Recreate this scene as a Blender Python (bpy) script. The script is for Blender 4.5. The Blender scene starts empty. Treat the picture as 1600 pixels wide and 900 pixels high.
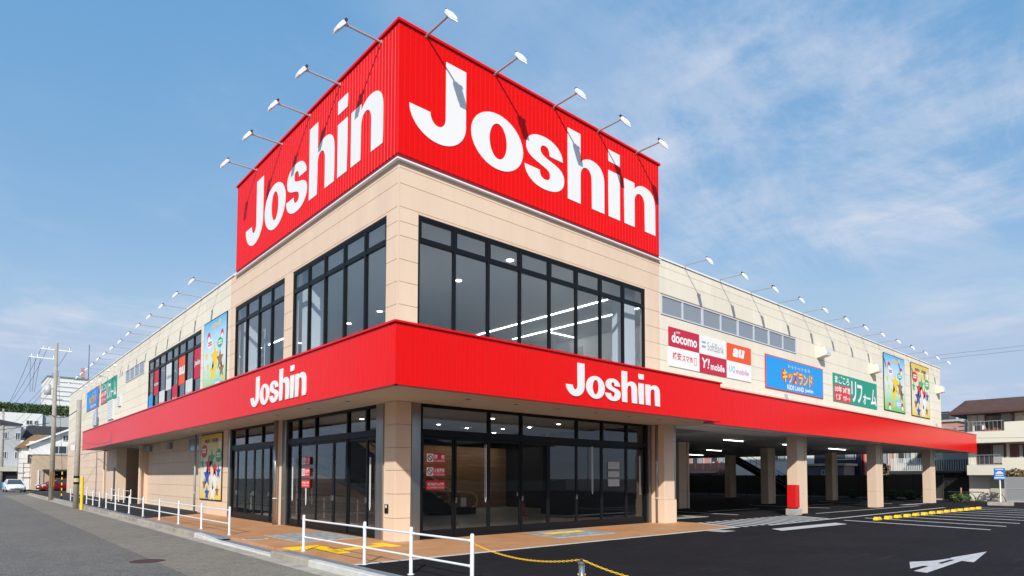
import bpy, math, random
from mathutils import Vector, Matrix
random.seed(11)
PI = math.pi
scene = bpy.context.scene
COL = scene.collection

# ------------------------------------------------------------------ camera, sky, sun, exposure
cam_d = bpy.data.cameras.new('camera')
cam = bpy.data.objects.new('camera', cam_d); COL.objects.link(cam)
cam_d.sensor_width = 36.0
cam_d.lens = 36.0 * 977.99 / 1600.0
cam_d.shift_y = (701.27 - 450.0) / 1600.0
cam_d.clip_start = 0.05; cam_d.clip_end = 3000.0
_y, _p, _r = math.radians(41.43221), math.radians(2.63976), math.radians(0.1527)
fw = Vector((math.sin(_y) * math.cos(_p), math.cos(_y) * math.cos(_p), math.sin(_p)))
rt = Vector((math.cos(_y), -math.sin(_y), 0.0)); up = rt.cross(fw)
rt2 = rt * math.cos(_r) + up * math.sin(_r); up2 = up * math.cos(_r) - rt * math.sin(_r)
mw = Matrix.Identity(4)
for i in range(3):
    mw[i][0] = rt2[i]; mw[i][1] = up2[i]; mw[i][2] = -fw[i]
mw[0][3], mw[1][3], mw[2][3] = 0.0, 0.0, 1.65
cam.matrix_world = mw
scene.camera = cam

SUN = Vector((-0.595, -0.60, 0.535)).normalized()       # towards the sun, behind the camera
world = bpy.data.worlds.new('World'); scene.world = world; world.use_nodes = True
wn, wl = world.node_tree.nodes, world.node_tree.links
wn.clear()
w_out = wn.new('ShaderNodeOutputWorld'); w_bg = wn.new('ShaderNodeBackground')
w_sky = wn.new('ShaderNodeTexSky'); w_sky.sky_type = 'NISHITA'; w_sky.sun_disc = False
w_sky.sun_elevation = math.asin(SUN.z); w_sky.sun_rotation = math.atan2(SUN.x, SUN.y)
w_sky.air_density = 1.0; w_sky.dust_density = 0.25; w_sky.ozone_density = 1.6
w_tc = wn.new('ShaderNodeTexCoord')
w_sep = wn.new('ShaderNodeSeparateXYZ'); wl.new(w_tc.outputs['Generated'], w_sep.inputs[0])
def wmath(op, a, b):
    n = wn.new('ShaderNodeMath'); n.operation = op
    for i, v in enumerate((a, b)):
        if v is None: continue
        if isinstance(v, (int, float)): n.inputs[i].default_value = v
        else: wl.new(v, n.inputs[i])
    return n.outputs[0]
# clouds: noise on a flat layer high above (direction divided by its height)
zz = wmath('ADD', wmath('MAXIMUM', w_sep.outputs[2], 0.0), 0.10)
cx = wmath('DIVIDE', w_sep.outputs[0], zz); cy = wmath('DIVIDE', w_sep.outputs[1], zz)
w_comb = wn.new('ShaderNodeCombineXYZ'); wl.new(cx, w_comb.inputs[0]); wl.new(cy, w_comb.inputs[1])
w_map = wn.new('ShaderNodeMapping'); w_map.inputs['Rotation'].default_value = (0, 0, math.radians(62))
w_map.inputs['Scale'].default_value = (0.42, 1.35, 1.0); w_map.inputs['Location'].default_value = (7.2247, 1.4677, 0.0)
wl.new(w_comb.outputs[0], w_map.inputs[0])
w_n1 = wn.new('ShaderNodeTexNoise'); w_n1.inputs['Scale'].default_value = 1.35; w_n1.inputs['Detail'].default_value = 12
w_n1.inputs['Roughness'].default_value = 0.70; w_n1.inputs['Distortion'].default_value = 0.5
wl.new(w_map.outputs[0], w_n1.inputs['Vector'])
w_map2 = wn.new('ShaderNodeMapping'); wl.new(w_comb.outputs[0], w_map2.inputs[0]); w_map2.inputs['Location'].default_value = (-6.4415, -7.8413, 0.0)
w_n2 = wn.new('ShaderNodeTexNoise'); w_n2.inputs['Scale'].default_value = 0.55; w_n2.inputs['Detail'].default_value = 3
wl.new(w_map2.outputs[0], w_n2.inputs['Vector'])
def wramp(src, p0, p1):
    n = wn.new('ShaderNodeMapRange'); n.inputs['From Min'].default_value = p0; n.inputs['From Max'].default_value = p1
    n.interpolation_type = 'SMOOTHSTEP'; wl.new(src, n.inputs['Value']); return n.outputs[0]
c1 = wramp(w_n1.outputs[0], 0.43, 0.66); c2 = wramp(w_n2.outputs[0], 0.36, 0.64)
w_n3 = wn.new('ShaderNodeTexNoise'); w_n3.inputs['Scale'].default_value = 3.2; w_n3.inputs['Detail'].default_value = 10; w_n3.inputs['Roughness'].default_value = 0.62
w_map3 = wn.new('ShaderNodeMapping'); w_map3.inputs['Scale'].default_value = (1.0, 0.55, 1.0); wl.new(w_comb.outputs[0], w_map3.inputs[0]); wl.new(w_map3.outputs[0], w_n3.inputs['Vector'])
c3 = wramp(w_n3.outputs[0], 0.42, 0.66)
body = wmath('ADD', wmath('MULTIPLY', c1, 0.75), wmath('MULTIPLY', c3, 0.55))
cl = wmath('MINIMUM', wmath('MULTIPLY', wmath('MULTIPLY', body, c2), 0.95), 0.92)
w_tint = wn.new('ShaderNodeMix'); w_tint.data_type = 'RGBA'; w_tint.blend_type = 'MULTIPLY'; w_tint.inputs[0].default_value = 1.0
wl.new(w_sky.outputs[0], w_tint.inputs[6]); w_tint.inputs[7].default_value = (0.70, 0.405, 0.20, 1)
w_add = wn.new('ShaderNodeMix'); w_add.data_type = 'RGBA'; w_add.blend_type = 'ADD'; w_add.inputs[0].default_value = 1.0
wl.new(w_tint.outputs[2], w_add.inputs[6]); w_add.inputs[7].default_value = (0.15, 1.26, 2.84, 1)      # thin even veil of blue air
w_mix = wn.new('ShaderNodeMix'); w_mix.data_type = 'RGBA'
wl.new(cl, w_mix.inputs[0]); w_dk = wn.new('ShaderNodeMix'); w_dk.data_type = 'RGBA'; w_dk.blend_type = 'DARKEN'; w_dk.inputs[0].default_value = 1.0; w_dk.inputs[7].default_value = (2.3, 2.95, 3.95, 1)
wl.new(w_add.outputs[2], w_dk.inputs[6]); wl.new(w_dk.outputs[2], w_mix.inputs[6]); w_mix.inputs[7].default_value = (3.25, 3.6, 4.3, 1)
wl.new(w_mix.outputs[2], w_bg.inputs[0]); w_bg.inputs[1].default_value = 0.142
wl.new(w_bg.outputs[0], w_out.inputs[0])

sun_d = bpy.data.lights.new('sun', 'SUN'); sun_d.energy = 3.2; sun_d.angle = math.radians(0.9); sun_d.color = (1.0, 0.95, 0.87)
sun = bpy.data.objects.new('sun', sun_d); COL.objects.link(sun)
sun.rotation_euler = SUN.to_track_quat('Z', 'Y').to_euler()
sun.location = (-20, -20, 40)
scene.view_settings.view_transform = 'Standard'; scene.view_settings.look = 'None'
scene.view_settings.exposure = 0.46; scene.view_settings.gamma = 1.0
scene.cycles.transparent_max_bounces = 16
scene.cycles.max_bounces = 10

# ------------------------------------------------------------------ materials
def mat(name, col, rough=0.6, metal=0.0, var=0.0, vscale=3.0, bump=0.0, bscale=40.0, rnd=0.0, spec=0.5, col2=None, stretch=None, bstretch=None):
    """plain procedural material: base colour, world-space mottling, per-object shade, fine bump"""
    m = bpy.data.materials.new(name); m.use_nodes = True
    n, l = m.node_tree.nodes, m.node_tree.links
    b = n['Principled BSDF']
    b.inputs['Base Color'].default_value = (*col, 1); b.inputs['Roughness'].default_value = rough
    b.inputs['Metallic'].default_value = metal; b.inputs['Specular IOR Level'].default_value = spec
    g = n.new('ShaderNodeNewGeometry'); vec = g.outputs['Position']
    if stretch:
        mp = n.new('ShaderNodeMapping'); mp.inputs['Scale'].default_value = stretch
        l.new(vec, mp.inputs[0]); vec = mp.outputs[0]
    src = None
    if var > 0:
        t = n.new('ShaderNodeTexNoise'); t.inputs['Scale'].default_value = vscale; t.inputs['Detail'].default_value = 8
        t.inputs['Roughness'].default_value = 0.65
        l.new(vec, t.inputs['Vector'])
        mr = n.new('ShaderNodeMapRange'); mr.inputs['From Min'].default_value = 0.3; mr.inputs['From Max'].default_value = 0.7
        l.new(t.outputs[0], mr.inputs['Value'])
        mx = n.new('ShaderNodeMix'); mx.data_type = 'RGBA'; l.new(mr.outputs[0], mx.inputs[0])
        lo = col2 if col2 else tuple(c * (1 - var) for c in col)
        hi = col if col2 else tuple(min(1, c * (1 + var)) for c in col)
        mx.inputs[6].default_value = (*lo, 1); mx.inputs[7].default_value = (*hi, 1)
        src = mx.outputs[2]
    if rnd > 0:
        oi = n.new('ShaderNodeObjectInfo')
        mr = n.new('ShaderNodeMapRange'); mr.inputs['To Min'].default_value = 1 - rnd; mr.inputs['To Max'].default_value = 1 + rnd
        l.new(oi.outputs['Random'], mr.inputs['Value'])
        mx = n.new('ShaderNodeMix'); mx.data_type = 'RGBA'; mx.blend_type = 'MULTIPLY'; mx.inputs[0].default_value = 1
        if src: l.new(src, mx.inputs[6])
        else: mx.inputs[6].default_value = (*col, 1)
        l.new(mr.outputs[0], mx.inputs[7]); src = mx.outputs[2]
    if src: l.new(src, b.inputs['Base Color'])
    if bump > 0:
        t = n.new('ShaderNodeTexNoise'); t.inputs['Scale'].default_value = bscale; t.inputs['Detail'].default_value = 4
        bv = g.outputs['Position']
        if bstretch:
            mp = n.new('ShaderNodeMapping'); mp.inputs['Scale'].default_value = bstretch
            l.new(bv, mp.inputs[0]); bv = mp.outputs[0]
        l.new(bv, t.inputs['Vector'])
        bp = n.new('ShaderNodeBump'); bp.inputs['Strength'].default_value = bump; bp.inputs['Distance'].default_value = 0.02
        l.new(t.outputs[0], bp.inputs['Height']); l.new(bp.outputs[0], b.inputs['Normal'])
    return m

def emit(name, col, strength):
    m = bpy.data.materials.new(name); m.use_nodes = True
    b = m.node_tree.nodes['Principled BSDF']
    b.inputs['Base Color'].default_value = (*col, 1)
    b.inputs['Emission Color'].default_value = (*col, 1); b.inputs['Emission Strength'].default_value = strength
    return m

def glass(name, tint, ior, rough=0.0):
    m = bpy.data.materials.new(name); m.use_nodes = True
    n, l = m.node_tree.nodes, m.node_tree.links
    n.clear()
    o = n.new('ShaderNodeOutputMaterial'); f = n.new('ShaderNodeFresnel'); f.inputs[0].default_value = ior
    gg = n.new('ShaderNodeNewGeometry'); mi = n.new('ShaderNodeMix'); mi.inputs[2].default_value = ior; mi.inputs[3].default_value = 1.0 / ior
    l.new(gg.outputs['Backfacing'], mi.inputs[0]); l.new(mi.outputs[0], f.inputs[0])
    t = n.new('ShaderNodeBsdfTransparent'); t.inputs[0].default_value = (*tint, 1)
    g = n.new('ShaderNodeBsdfGlossy'); g.inputs['Roughness'].default_value = rough
    mx = n.new('ShaderNodeMixShader'); l.new(f.outputs[0], mx.inputs[0]); l.new(t.outputs[0], mx.inputs[1]); l.new(g.outputs[0], mx.inputs[2])
    l.new(mx.outputs[0], o.inputs[0]); return m

M = {}
M['cream'] = mat('cream_panel', (0.80, 0.735, 0.60), 0.7, var=0.045, vscale=0.8, stretch=(2.2, 2.2, 0.35), rnd=0.035, bump=0.08, bscale=60)
M['beige'] = mat('beige_panel', (0.765, 0.58, 0.43), 0.7, var=0.045, vscale=0.8, stretch=(2.2, 2.2, 0.35), rnd=0.02, bump=0.08, bscale=60)
M['joint'] = mat('joint_sealant', (0.58, 0.45, 0.35), 0.8)
M['trimwhite'] = mat('white_flashing', (0.86, 0.86, 0.86), 0.35)
M['red'] = mat('red_sheet_metal', (0.80, 0.004, 0.003), 0.42, spec=0.12, var=0.05, vscale=0.6, bump=0.05, bscale=5)
M['redfascia'] = mat('red_fascia_metal', (0.80, 0.004, 0.003), 0.22, spec=0.17, var=0.08, vscale=1.6, col2=(0.74, 0.006, 0.004), stretch=(2.5, 2.5, 0.25), bump=0.35, bscale=2.2, bstretch=(2.2, 2.2, 0.35))
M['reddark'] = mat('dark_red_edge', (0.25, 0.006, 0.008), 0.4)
M['redflat'] = mat('red_print', (0.72, 0.012, 0.014), 0.4)
M['white'] = mat('white_print', (0.86, 0.85, 0.83), 0.45)
M['sticker'] = mat('white_window_sheet', (0.66, 0.69, 0.70), 0.5)
M['black'] = mat('black_aluminium', (0.008, 0.009, 0.011), 0.4, spec=0.2)
M['alu'] = mat('silver_aluminium', (0.58, 0.61, 0.65), 0.4)
M['steel'] = mat('brushed_stainless', (0.42, 0.41, 0.39), 0.30, metal=0.9, var=0.12, vscale=2, stretch=(3, 3, 0.3))
M['galv'] = mat('galvanised_tube', (0.42, 0.43, 0.44), 0.5, metal=0.15)
M['glass'] = glass('window_glass', (0.90, 0.92, 0.93), 1.5)
M['glassup'] = glass('upper_window_glass', (0.88, 0.92, 0.95), 1.55)
M['frost'] = mat('frosted_pane', (0.25, 0.28, 0.32), 0.15)
M['darkpane'] = mat('dark_house_pane', (0.05, 0.06, 0.07), 0.08)
M['soffit'] = mat('soffit_board', (0.52, 0.47, 0.41), 0.7, var=0.04)
M['ceil'] = mat('parking_ceiling', (0.82, 0.82, 0.80), 0.8, var=0.05)
M['inwhite'] = mat('interior_white', (0.84, 0.84, 0.82), 0.6)
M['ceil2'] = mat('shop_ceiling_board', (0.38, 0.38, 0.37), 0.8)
M['inceil'] = mat('interior_ceiling', (0.80, 0.79, 0.77), 0.8)
M['infloor'] = mat('interior_floor_tile', (0.52, 0.53, 0.50), 0.22, var=0.08)
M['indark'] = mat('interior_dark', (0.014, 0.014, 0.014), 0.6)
M['wood'] = mat('timber_cladding', (0.36, 0.20, 0.095), 0.5, var=0.35, vscale=1.5, stretch=(0.5, 0.5, 9), rnd=0.10)
M['rubber'] = mat('handrail_rubber', (0.62, 0.42, 0.25), 0.45)
M['lamp'] = mat('lamp_white', (0.83, 0.84, 0.85), 0.4)
M['lens'] = mat('lamp_lens', (0.10, 0.10, 0.11), 0.12)
M['tube'] = emit('lit_tube', (1.0, 0.98, 0.94), 5.0)
M['line'] = emit('lit_line_light', (1.0, 0.98, 0.94), 8.0)
M['wash'] = emit('lit_wall_washer', (1.0, 0.90, 0.76), 60.0)  # glow of the fill discs added inside the shop
M['down'] = emit('lit_downlight', (1.0, 0.95, 0.86), 7.0)
M['railwhite'] = mat('white_rail_paint', (0.82, 0.83, 0.83), 0.35, var=0.02, vscale=8)
M['yellow'] = mat('yellow_paint', (0.95, 0.62, 0.012), 0.5, var=0.06, vscale=6)
M['chain'] = mat('yellow_plastic', (0.88, 0.52, 0.02), 0.4)
M['concrete'] = mat('concrete', (0.44, 0.42, 0.38), 0.85, var=0.16, vscale=3, bump=0.3, bscale=60)
M['kerb'] = mat('kerb_concrete', (0.44, 0.40, 0.33), 0.9, var=0.35, vscale=2.2, bump=0.4, bscale=50, rnd=0.10, col2=(0.27, 0.235, 0.18))
M['kerbnew'] = mat('new_kerb_concrete', (0.60, 0.585, 0.54), 0.9, var=0.15, vscale=3, bump=0.3, bscale=50, rnd=0.04)
M['apron'] = mat('gutter_apron', (0.42, 0.38, 0.32), 0.9, var=0.25, vscale=2.5, bump=0.3, bscale=50, rnd=0.05)
M['gutter'] = mat('steel_grating', (0.30, 0.34, 0.39), 0.45, metal=0.4)
M['roadline'] = mat('road_marking', (0.70, 0.70, 0.69), 0.7, var=0.4, vscale=9, bump=0.2, bscale=90, col2=(0.40, 0.40, 0.40))
M['pole'] = mat('concrete_pole', (0.36, 0.335, 0.29), 0.85, var=0.15, vscale=4)
M['dkgrey'] = mat('dark_grey_metal', (0.05, 0.05, 0.055), 0.5)
M['wire'] = mat('grey_wire', (0.22, 0.23, 0.25), 0.6)
M['upfloor'] = mat('pale_floor_tile', (0.62, 0.61, 0.58), 0.3)
M['cable'] = mat('black_cable', (0.03, 0.03, 0.032), 0.6)
M['leaf'] = mat('foliage', (0.055, 0.10, 0.025), 0.6, var=0.6, vscale=2.5)
M['leafdry'] = mat('dry_foliage', (0.16, 0.10, 0.03), 0.6, var=0.5, vscale=3)
M['bark'] = mat('bark', (0.12, 0.085, 0.055), 0.9, var=0.2)
M['manhole'] = mat('rusty_iron', (0.10, 0.055, 0.05), 0.7, metal=0.3, var=0.3, vscale=20, bump=0.5, bscale=80)
M['hole'] = mat('void_black', (0.01, 0.01, 0.01), 0.9)  # black that paints the shade inside openings

def ground_mat(name, base, dark, speck, rough, big=0.25, fine=180, sscale=260.0, sthr=0.66, spec=0.4, gscale=26.0, gcon=0.45, scuff=None):
    m = bpy.data.materials.new(name); m.use_nodes = True
    n, l = m.node_tree.nodes, m.node_tree.links; b = n['Principled BSDF']
    g = n.new('ShaderNodeNewGeometry')
    def noise(sc, det=6, ro=0.6):
        t = n.new('ShaderNodeTexNoise'); t.inputs['Scale'].default_value = sc; t.inputs['Detail'].default_value = det
        t.inputs['Roughness'].default_value = ro; l.new(g.outputs['Position'], t.inputs['Vector']); return t.outputs[0]
    def mr(s, a, c):
        r = n.new('ShaderNodeMapRange'); r.inputs['From Min'].default_value = a; r.inputs['From Max'].default_value = c
        l.new(s, r.inputs['Value']); return r.outputs[0]
    def mix(f, a, c):
        x = n.new('ShaderNodeMix'); x.data_type = 'RGBA'; l.new(f, x.inputs[0])
        for i, v in ((6, a), (7, c)):
            if isinstance(v, tuple): x.inputs[i].default_value = (*v, 1)
            else: l.new(v, x.inputs[i])
        return x.outputs[2]
    big_n = noise(big, 8, 0.7)
    c = mix(mr(big_n, 0.32, 0.68), dark, base)
    mid = mr(noise(5.0, 8, 0.7), 0.38, 0.70)
    x = n.new('ShaderNodeMix'); x.data_type = 'RGBA'; x.blend_type = 'MULTIPLY'; x.inputs[0].default_value = 0.35
    l.new(c, x.inputs[6]); l.new(mid, x.inputs[7]); c = x.outputs[2]
    gr = n.new('ShaderNodeMapRange'); gr.inputs['From Min'].default_value = 0.35; gr.inputs['From Max'].default_value = 0.65; gr.inputs['To Min'].default_value = 1 - gcon; gr.inputs['To Max'].default_value = 1 + gcon
    l.new(noise(gscale, 5, 0.75), gr.inputs['Value'])
    x = n.new('ShaderNodeMix'); x.data_type = 'RGBA'; x.blend_type = 'MULTIPLY'; x.inputs[0].default_value = 1.0
    l.new(c, x.inputs[6]); l.new(gr.outputs[0], x.inputs[7]); c = x.outputs[2]
    grain = mr(noise(fine, 2), 0.35, 0.72)
    c = mix(grain, c, speck) if False else c
    if scuff:
        for rot, off in ((20, 0.0), (-35, 7.0), (80, 3.0)):
            mp = n.new('ShaderNodeMapping'); mp.inputs['Rotation'].default_value = (0, 0, math.radians(rot)); mp.inputs['Scale'].default_value = (0.16, 5.5, 1); mp.inputs['Location'].default_value = (off, off, 0)
            l.new(g.outputs['Position'], mp.inputs[0])
            t = n.new('ShaderNodeTexNoise'); t.inputs['Scale'].default_value = 1.4; t.inputs['Detail'].default_value = 7; t.inputs['Roughness'].default_value = 0.7; l.new(mp.outputs[0], t.inputs['Vector'])
            x = n.new('ShaderNodeMix'); x.data_type = 'RGBA'; l.new(mr(t.outputs[0], 0.60, 0.85), x.inputs[0]); l.new(c, x.inputs[6]); x.inputs[7].default_value = (*scuff, 1); c = x.outputs[2]
    x2 = n.new('ShaderNodeMix'); x2.data_type = 'RGBA'; l.new(mr(noise(sscale, 1), sthr, sthr + 0.10), x2.inputs[0])
    l.new(c, x2.inputs[6]); x2.inputs[7].default_value = (*speck, 1)
    l.new(x2.outputs[2], b.inputs['Base Color'])
    b.inputs['Roughness'].default_value = rough; b.inputs['Specular IOR Level'].default_value = spec
    bp = n.new('ShaderNodeBump'); bp.inputs['Strength'].default_value = 0.5; bp.inputs['Distance'].default_value = 0.012
    l.new(noise(fine, 3), bp.inputs['Height']); l.new(bp.outputs[0], b.inputs['Normal'])
    return m
M['lot'] = ground_mat('fresh_asphalt', (0.020, 0.018, 0.020), (0.0095, 0.0085, 0.0095), (0.085, 0.082, 0.08), 0.9, 0.5, 60, 42, 0.70, spec=0.2, scuff=(0.075, 0.072, 0.07))
M['walkasphalt'] = ground_mat('dark_walk_asphalt', (0.030, 0.030, 0.033), (0.020, 0.020, 0.022), (0.06, 0.06, 0.06), 0.8)
M['road'] = ground_mat('worn_asphalt', (0.200, 0.190, 0.166), (0.145, 0.138, 0.121), (0.36, 0.35, 0.33), 0.9, 0.3, 60, 70, 0.58)
M['roadpatch'] = ground_mat('older_asphalt', (0.295, 0.265, 0.205), (0.230, 0.207, 0.160), (0.42, 0.40, 0.36), 0.9, 0.3, 60, 70, 0.58)
M['ground'] = ground_mat('far_ground', (0.20, 0.19, 0.17), (0.14, 0.13, 0.12), (0.25, 0.24, 0.22), 0.95)

def paving_mat():
    m = bpy.data.materials.new('stamped_brown_paving'); m.use_nodes = True
    n, l = m.node_tree.nodes, m.node_tree.links; b = n['Principled BSDF']
    g = n.new('ShaderNodeNewGeometry')
    mp = n.new('ShaderNodeMapping'); mp.inputs['Rotation'].default_value = (0, 0, math.radians(0)); l.new(g.outputs['Position'], mp.inputs[0])
    br = n.new('ShaderNodeTexBrick'); br.inputs['Scale'].default_value = 1.0
    br.inputs['Brick Width'].default_value = 0.9; br.inputs['Row Height'].default_value = 0.15; br.inputs['Mortar Size'].default_value = 0.006
    br.inputs['Color1'].default_value = (0.56, 0.27, 0.115, 1); br.inputs['Color2'].default_value = (0.49, 0.215, 0.085, 1)
    br.inputs['Mortar'].default_value = (0.40, 0.18, 0.08, 1)
    l.new(mp.outputs[0], br.inputs['Vector'])
    t = n.new('ShaderNodeTexNoise'); t.inputs['Scale'].default_value = 0.9; t.inputs['Detail'].default_value = 8; t.inputs['Roughness'].default_value = 0.7
    l.new(g.outputs['Position'], t.inputs['Vector'])
    mr = n.new('ShaderNodeMapRange'); mr.inputs['From Min'].default_value = 0.35; mr.inputs['From Max'].default_value = 0.72; l.new(t.outputs[0], mr.inputs['Value'])
    mx = n.new('ShaderNodeMix'); mx.data_type = 'RGBA'; l.new(mr.outputs[0], mx.inputs[0]); l.new(br.outputs['Color'], mx.inputs[6])
    mx.inputs[7].default_value = (0.62, 0.35, 0.18, 1); l.new(mx.outputs[2], b.inputs['Base Color'])
    b.inputs['Roughness'].default_value = 0.6
    bp = n.new('ShaderNodeBump'); bp.inputs['Strength'].default_value = 0.25; bp.inputs['Distance'].default_value = 0.01
    l.new(t.outputs[0], bp.inputs['Height']); l.new(bp.outputs[0], b.inputs['Normal'])
    return m
M['paving'] = paving_mat()
def pm(name, col, rough=0.5):
    if name not in M: M[name] = mat(name, col, rough)
    return M[name]

# ------------------------------------------------------------------ mesh helpers
class MB:
    def __init__(s): s.v = []; s.f = []; s.smooth = False
    def box(s, x0, x1, y0, y1, z0, z1):
        b = len(s.v)
        s.v += [(x0, y0, z0), (x1, y0, z0), (x1, y1, z0), (x0, y1, z0), (x0, y0, z1), (x1, y0, z1), (x1, y1, z1), (x0, y1, z1)]
        s.f += [tuple(b + i for i in q) for q in ((0, 3, 2, 1), (4, 5, 6, 7), (0, 1, 5, 4), (1, 2, 6, 5), (2, 3, 7, 6), (3, 0, 4, 7))]
        return s
    def cyl(s, p0, p1, r0, r1=None, n=10, caps=True):
        r1 = r0 if r1 is None else r1
        p0, p1 = Vector(p0), Vector(p1); d = (p1 - p0).normalized()
        a = d.orthogonal().normalized(); c = d.cross(a); b = len(s.v)
        for p, r in ((p0, r0), (p1, r1)):
            for i in range(n):
                t = 2 * PI * i / n; s.v.append(tuple(p + a * (r * math.cos(t)) + c * (r * math.sin(t))))
        for i in range(n):
            j = (i + 1) % n; s.f.append((b + i, b + j, b + n + j, b + n + i))
        if caps: s.f.append(tuple(b + i for i in reversed(range(n)))); s.f.append(tuple(b + n + i for i in range(n)))
        return s
    def tube(s, pts, r, n=8):
        pts = [Vector(p) for p in pts]; b = len(s.v); a = None
        for k, p in enumerate(pts):
            d = (pts[min(k + 1, len(pts) - 1)] - pts[max(k - 1, 0)]).normalized()
            a = d.orthogonal().normalized() if a is None else (a - d * a.dot(d)).normalized()
            c = d.cross(a)
            for i in range(n):
                t = 2 * PI * i / n; s.v.append(tuple(p + a * (r * math.cos(t)) + c * (r * math.sin(t))))
        for k in range(len(pts) - 1):
            for i in range(n):
                j = (i + 1) % n; s.f.append((b + k * n + i, b + k * n + j, b + (k + 1) * n + j, b + (k + 1) * n + i))
        s.f.append(tuple(b + i for i in reversed(range(n)))); s.f.append(tuple(b + (len(pts) - 1) * n + i for i in range(n)))
        return s
    def prism(s, poly, axis, a0, a1):
        """2-D polygon swept along an axis: axis 'x': poly=(y,z); 'y': poly=(x,z); 'z': poly=(x,y)"""
        b = len(s.v); n = len(poly)
        for a in (a0, a1):
            for u, w in poly:
                s.v.append((a, u, w) if axis == 'x' else (u, a, w) if axis == 'y' else (u, w, a))
        for i in range(n):
            j = (i + 1) % n; s.f.append((b + i, b + j, b + n + j, b + n + i))
        s.f.append(tuple(b + i for i in reversed(range(n)))); s.f.append(tuple(b + n + i for i in range(n)))
        return s
    def quad(s, *p):
        b = len(s.v); s.v += [tuple(q) for q in p]; s.f.append(tuple(range(b, b + len(p)))); return s
    def mesh(s, name):
        me = bpy.data.meshes.new(name); me.from_pydata(s.v, [], s.f); me.validate(); me.update()
        import bmesh
        bm = bmesh.new(); bm.from_mesh(me); bmesh.ops.recalc_face_normals(bm, faces=bm.faces); bm.to_mesh(me); bm.free()
        if s.smooth: me.polygons.foreach_set('use_smooth', [True] * len(me.polygons))
        return me
    def build(s, name, m, parent=None, loc=(0, 0, 0), rz=0.0, bevel=0.0):
        me = s.mesh(name); me.materials.append(M[m] if isinstance(m, str) else m)
        return link(name, me, parent, loc, rz, bevel)
def link(name, me, parent=None, loc=(0, 0, 0), rz=0.0, bevel=0.0):
    o = bpy.data.objects.new(name, me); COL.objects.link(o)
    o.location = loc; o.rotation_euler = (0, 0, rz); o.parent = parent
    if bevel > 0:
        md = o.modifiers.new('bevel', 'BEVEL'); md.width = bevel; md.segments = 2; md.limit_method = 'ANGLE'
        if me: me.polygons.foreach_set('use_smooth', [True] * len(me.polygons)); md.harden_normals = True
    return o
def box(name, m, dims, parent=None, loc=(0, 0, 0), rz=0.0, bevel=0.0):
    return MB().box(*dims).build(name, m, parent, loc, rz, bevel)
def tag(o, label, cat, group=None):
    o['label'] = label; o['category'] = cat
    if group: o['group'] = group
    return o
def thing(name, label, cat, loc=(0, 0, 0), rz=0.0, group=None):
    o = bpy.data.objects.new(name, None); COL.objects.link(o); o.empty_display_size = 0.3
    o.location = loc; o.rotation_euler = (0, 0, rz)
    return tag(o, label, cat, group)
def struct(o, kind='structure'): o['kind'] = kind; return o
def copy_tree(o, parent=None):
    c = o.copy(); COL.objects.link(c); c.parent = parent
    for ch in list(o.children): copy_tree(ch, c)
    return c
ORD = ['first', 'second', 'third', 'fourth', 'fifth', 'sixth', 'seventh', 'eighth', 'ninth', 'tenth', 'eleventh', 'twelfth', 'thirteenth', 'fourteenth', 'fifteenth', 'sixteenth', 'seventeenth', 'eighteenth', 'nineteenth', 'twentieth']

def subtract(rects, holes):
    for (a0, a1, b0, b1) in holes:
        out = []
        for (u0, u1, z0, z1) in rects:
            if a1 <= u0 or a0 >= u1 or b1 <= z0 or b0 >= z1: out.append((u0, u1, z0, z1)); continue
            if a0 > u0: out.append((u0, a0, z0, z1))
            if a1 < u1: out.append((a1, u1, z0, z1))
            c0, c1 = max(u0, a0), min(u1, a1)
            if b0 > z0: out.append((c0, c1, z0, b0))
            if b1 < z1: out.append((c0, c1, b1, z1))
        rects = out
    return rects

# lettering ---------------------------------------------------------
def _curve_mesh(c):
    o = bpy.data.objects.new('tmp', c); COL.objects.link(o)
    dg = bpy.context.evaluated_depsgraph_get(); dg.update()
    me = bpy.data.meshes.new_from_object(o.evaluated_get(dg))
    bpy.data.objects.remove(o); bpy.data.curves.remove(c)
    return me
def text_mesh(s, w, h, bold=0.0, depth=0.004, shear=0.0, space=1.0, res=3):
    """lettering scaled to w x h metres, lower left corner at the origin, standing in x-z, front towards -y"""
    c = bpy.data.curves.new('lettering', 'FONT'); c.body = s; c.offset = bold; c.shear = shear; c.space_character = space
    c.resolution_u = res; c.extrude = 0.0
    me = _curve_mesh(c)
    xs = [v.co.x for v in me.vertices]; ys = [v.co.y for v in me.vertices]
    x0, x1, y0, y1 = min(xs), max(xs), min(ys), max(ys)
    for v in me.vertices:
        v.co = Vector(((v.co.x - x0) / (x1 - x0) * w, -depth, (v.co.y - y0) / (y1 - y0) * h))
    me.update(); return me
def text(name, s, m, parent, u, z, w, h, n=0.0, bold=0.0, **k):
    me = text_mesh(s, w, h, bold, **k); me.materials.clear(); me.materials.append(M[m] if isinstance(m, str) else m)
    return link(name, me, parent, (u, -n, z))
def bez(p0, h0, h1, p1, n=10):
    out = []
    for i in range(1, n + 1):
        t = i / n; a = 1 - t
        out.append(tuple(a**3 * p0[k] + 3 * a * a * t * h0[k] + 3 * a * t * t * h1[k] + t**3 * p1[k] for k in (0, 1)))
    return out
def arc(cx, cy, rx, ry, a0, a1, n=16):
    return [(cx + rx * math.cos(math.radians(a0 + (a1 - a0) * i / n)), cy + ry * math.sin(math.radians(a0 + (a1 - a0) * i / n))) for i in range(n + 1)]
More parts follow.
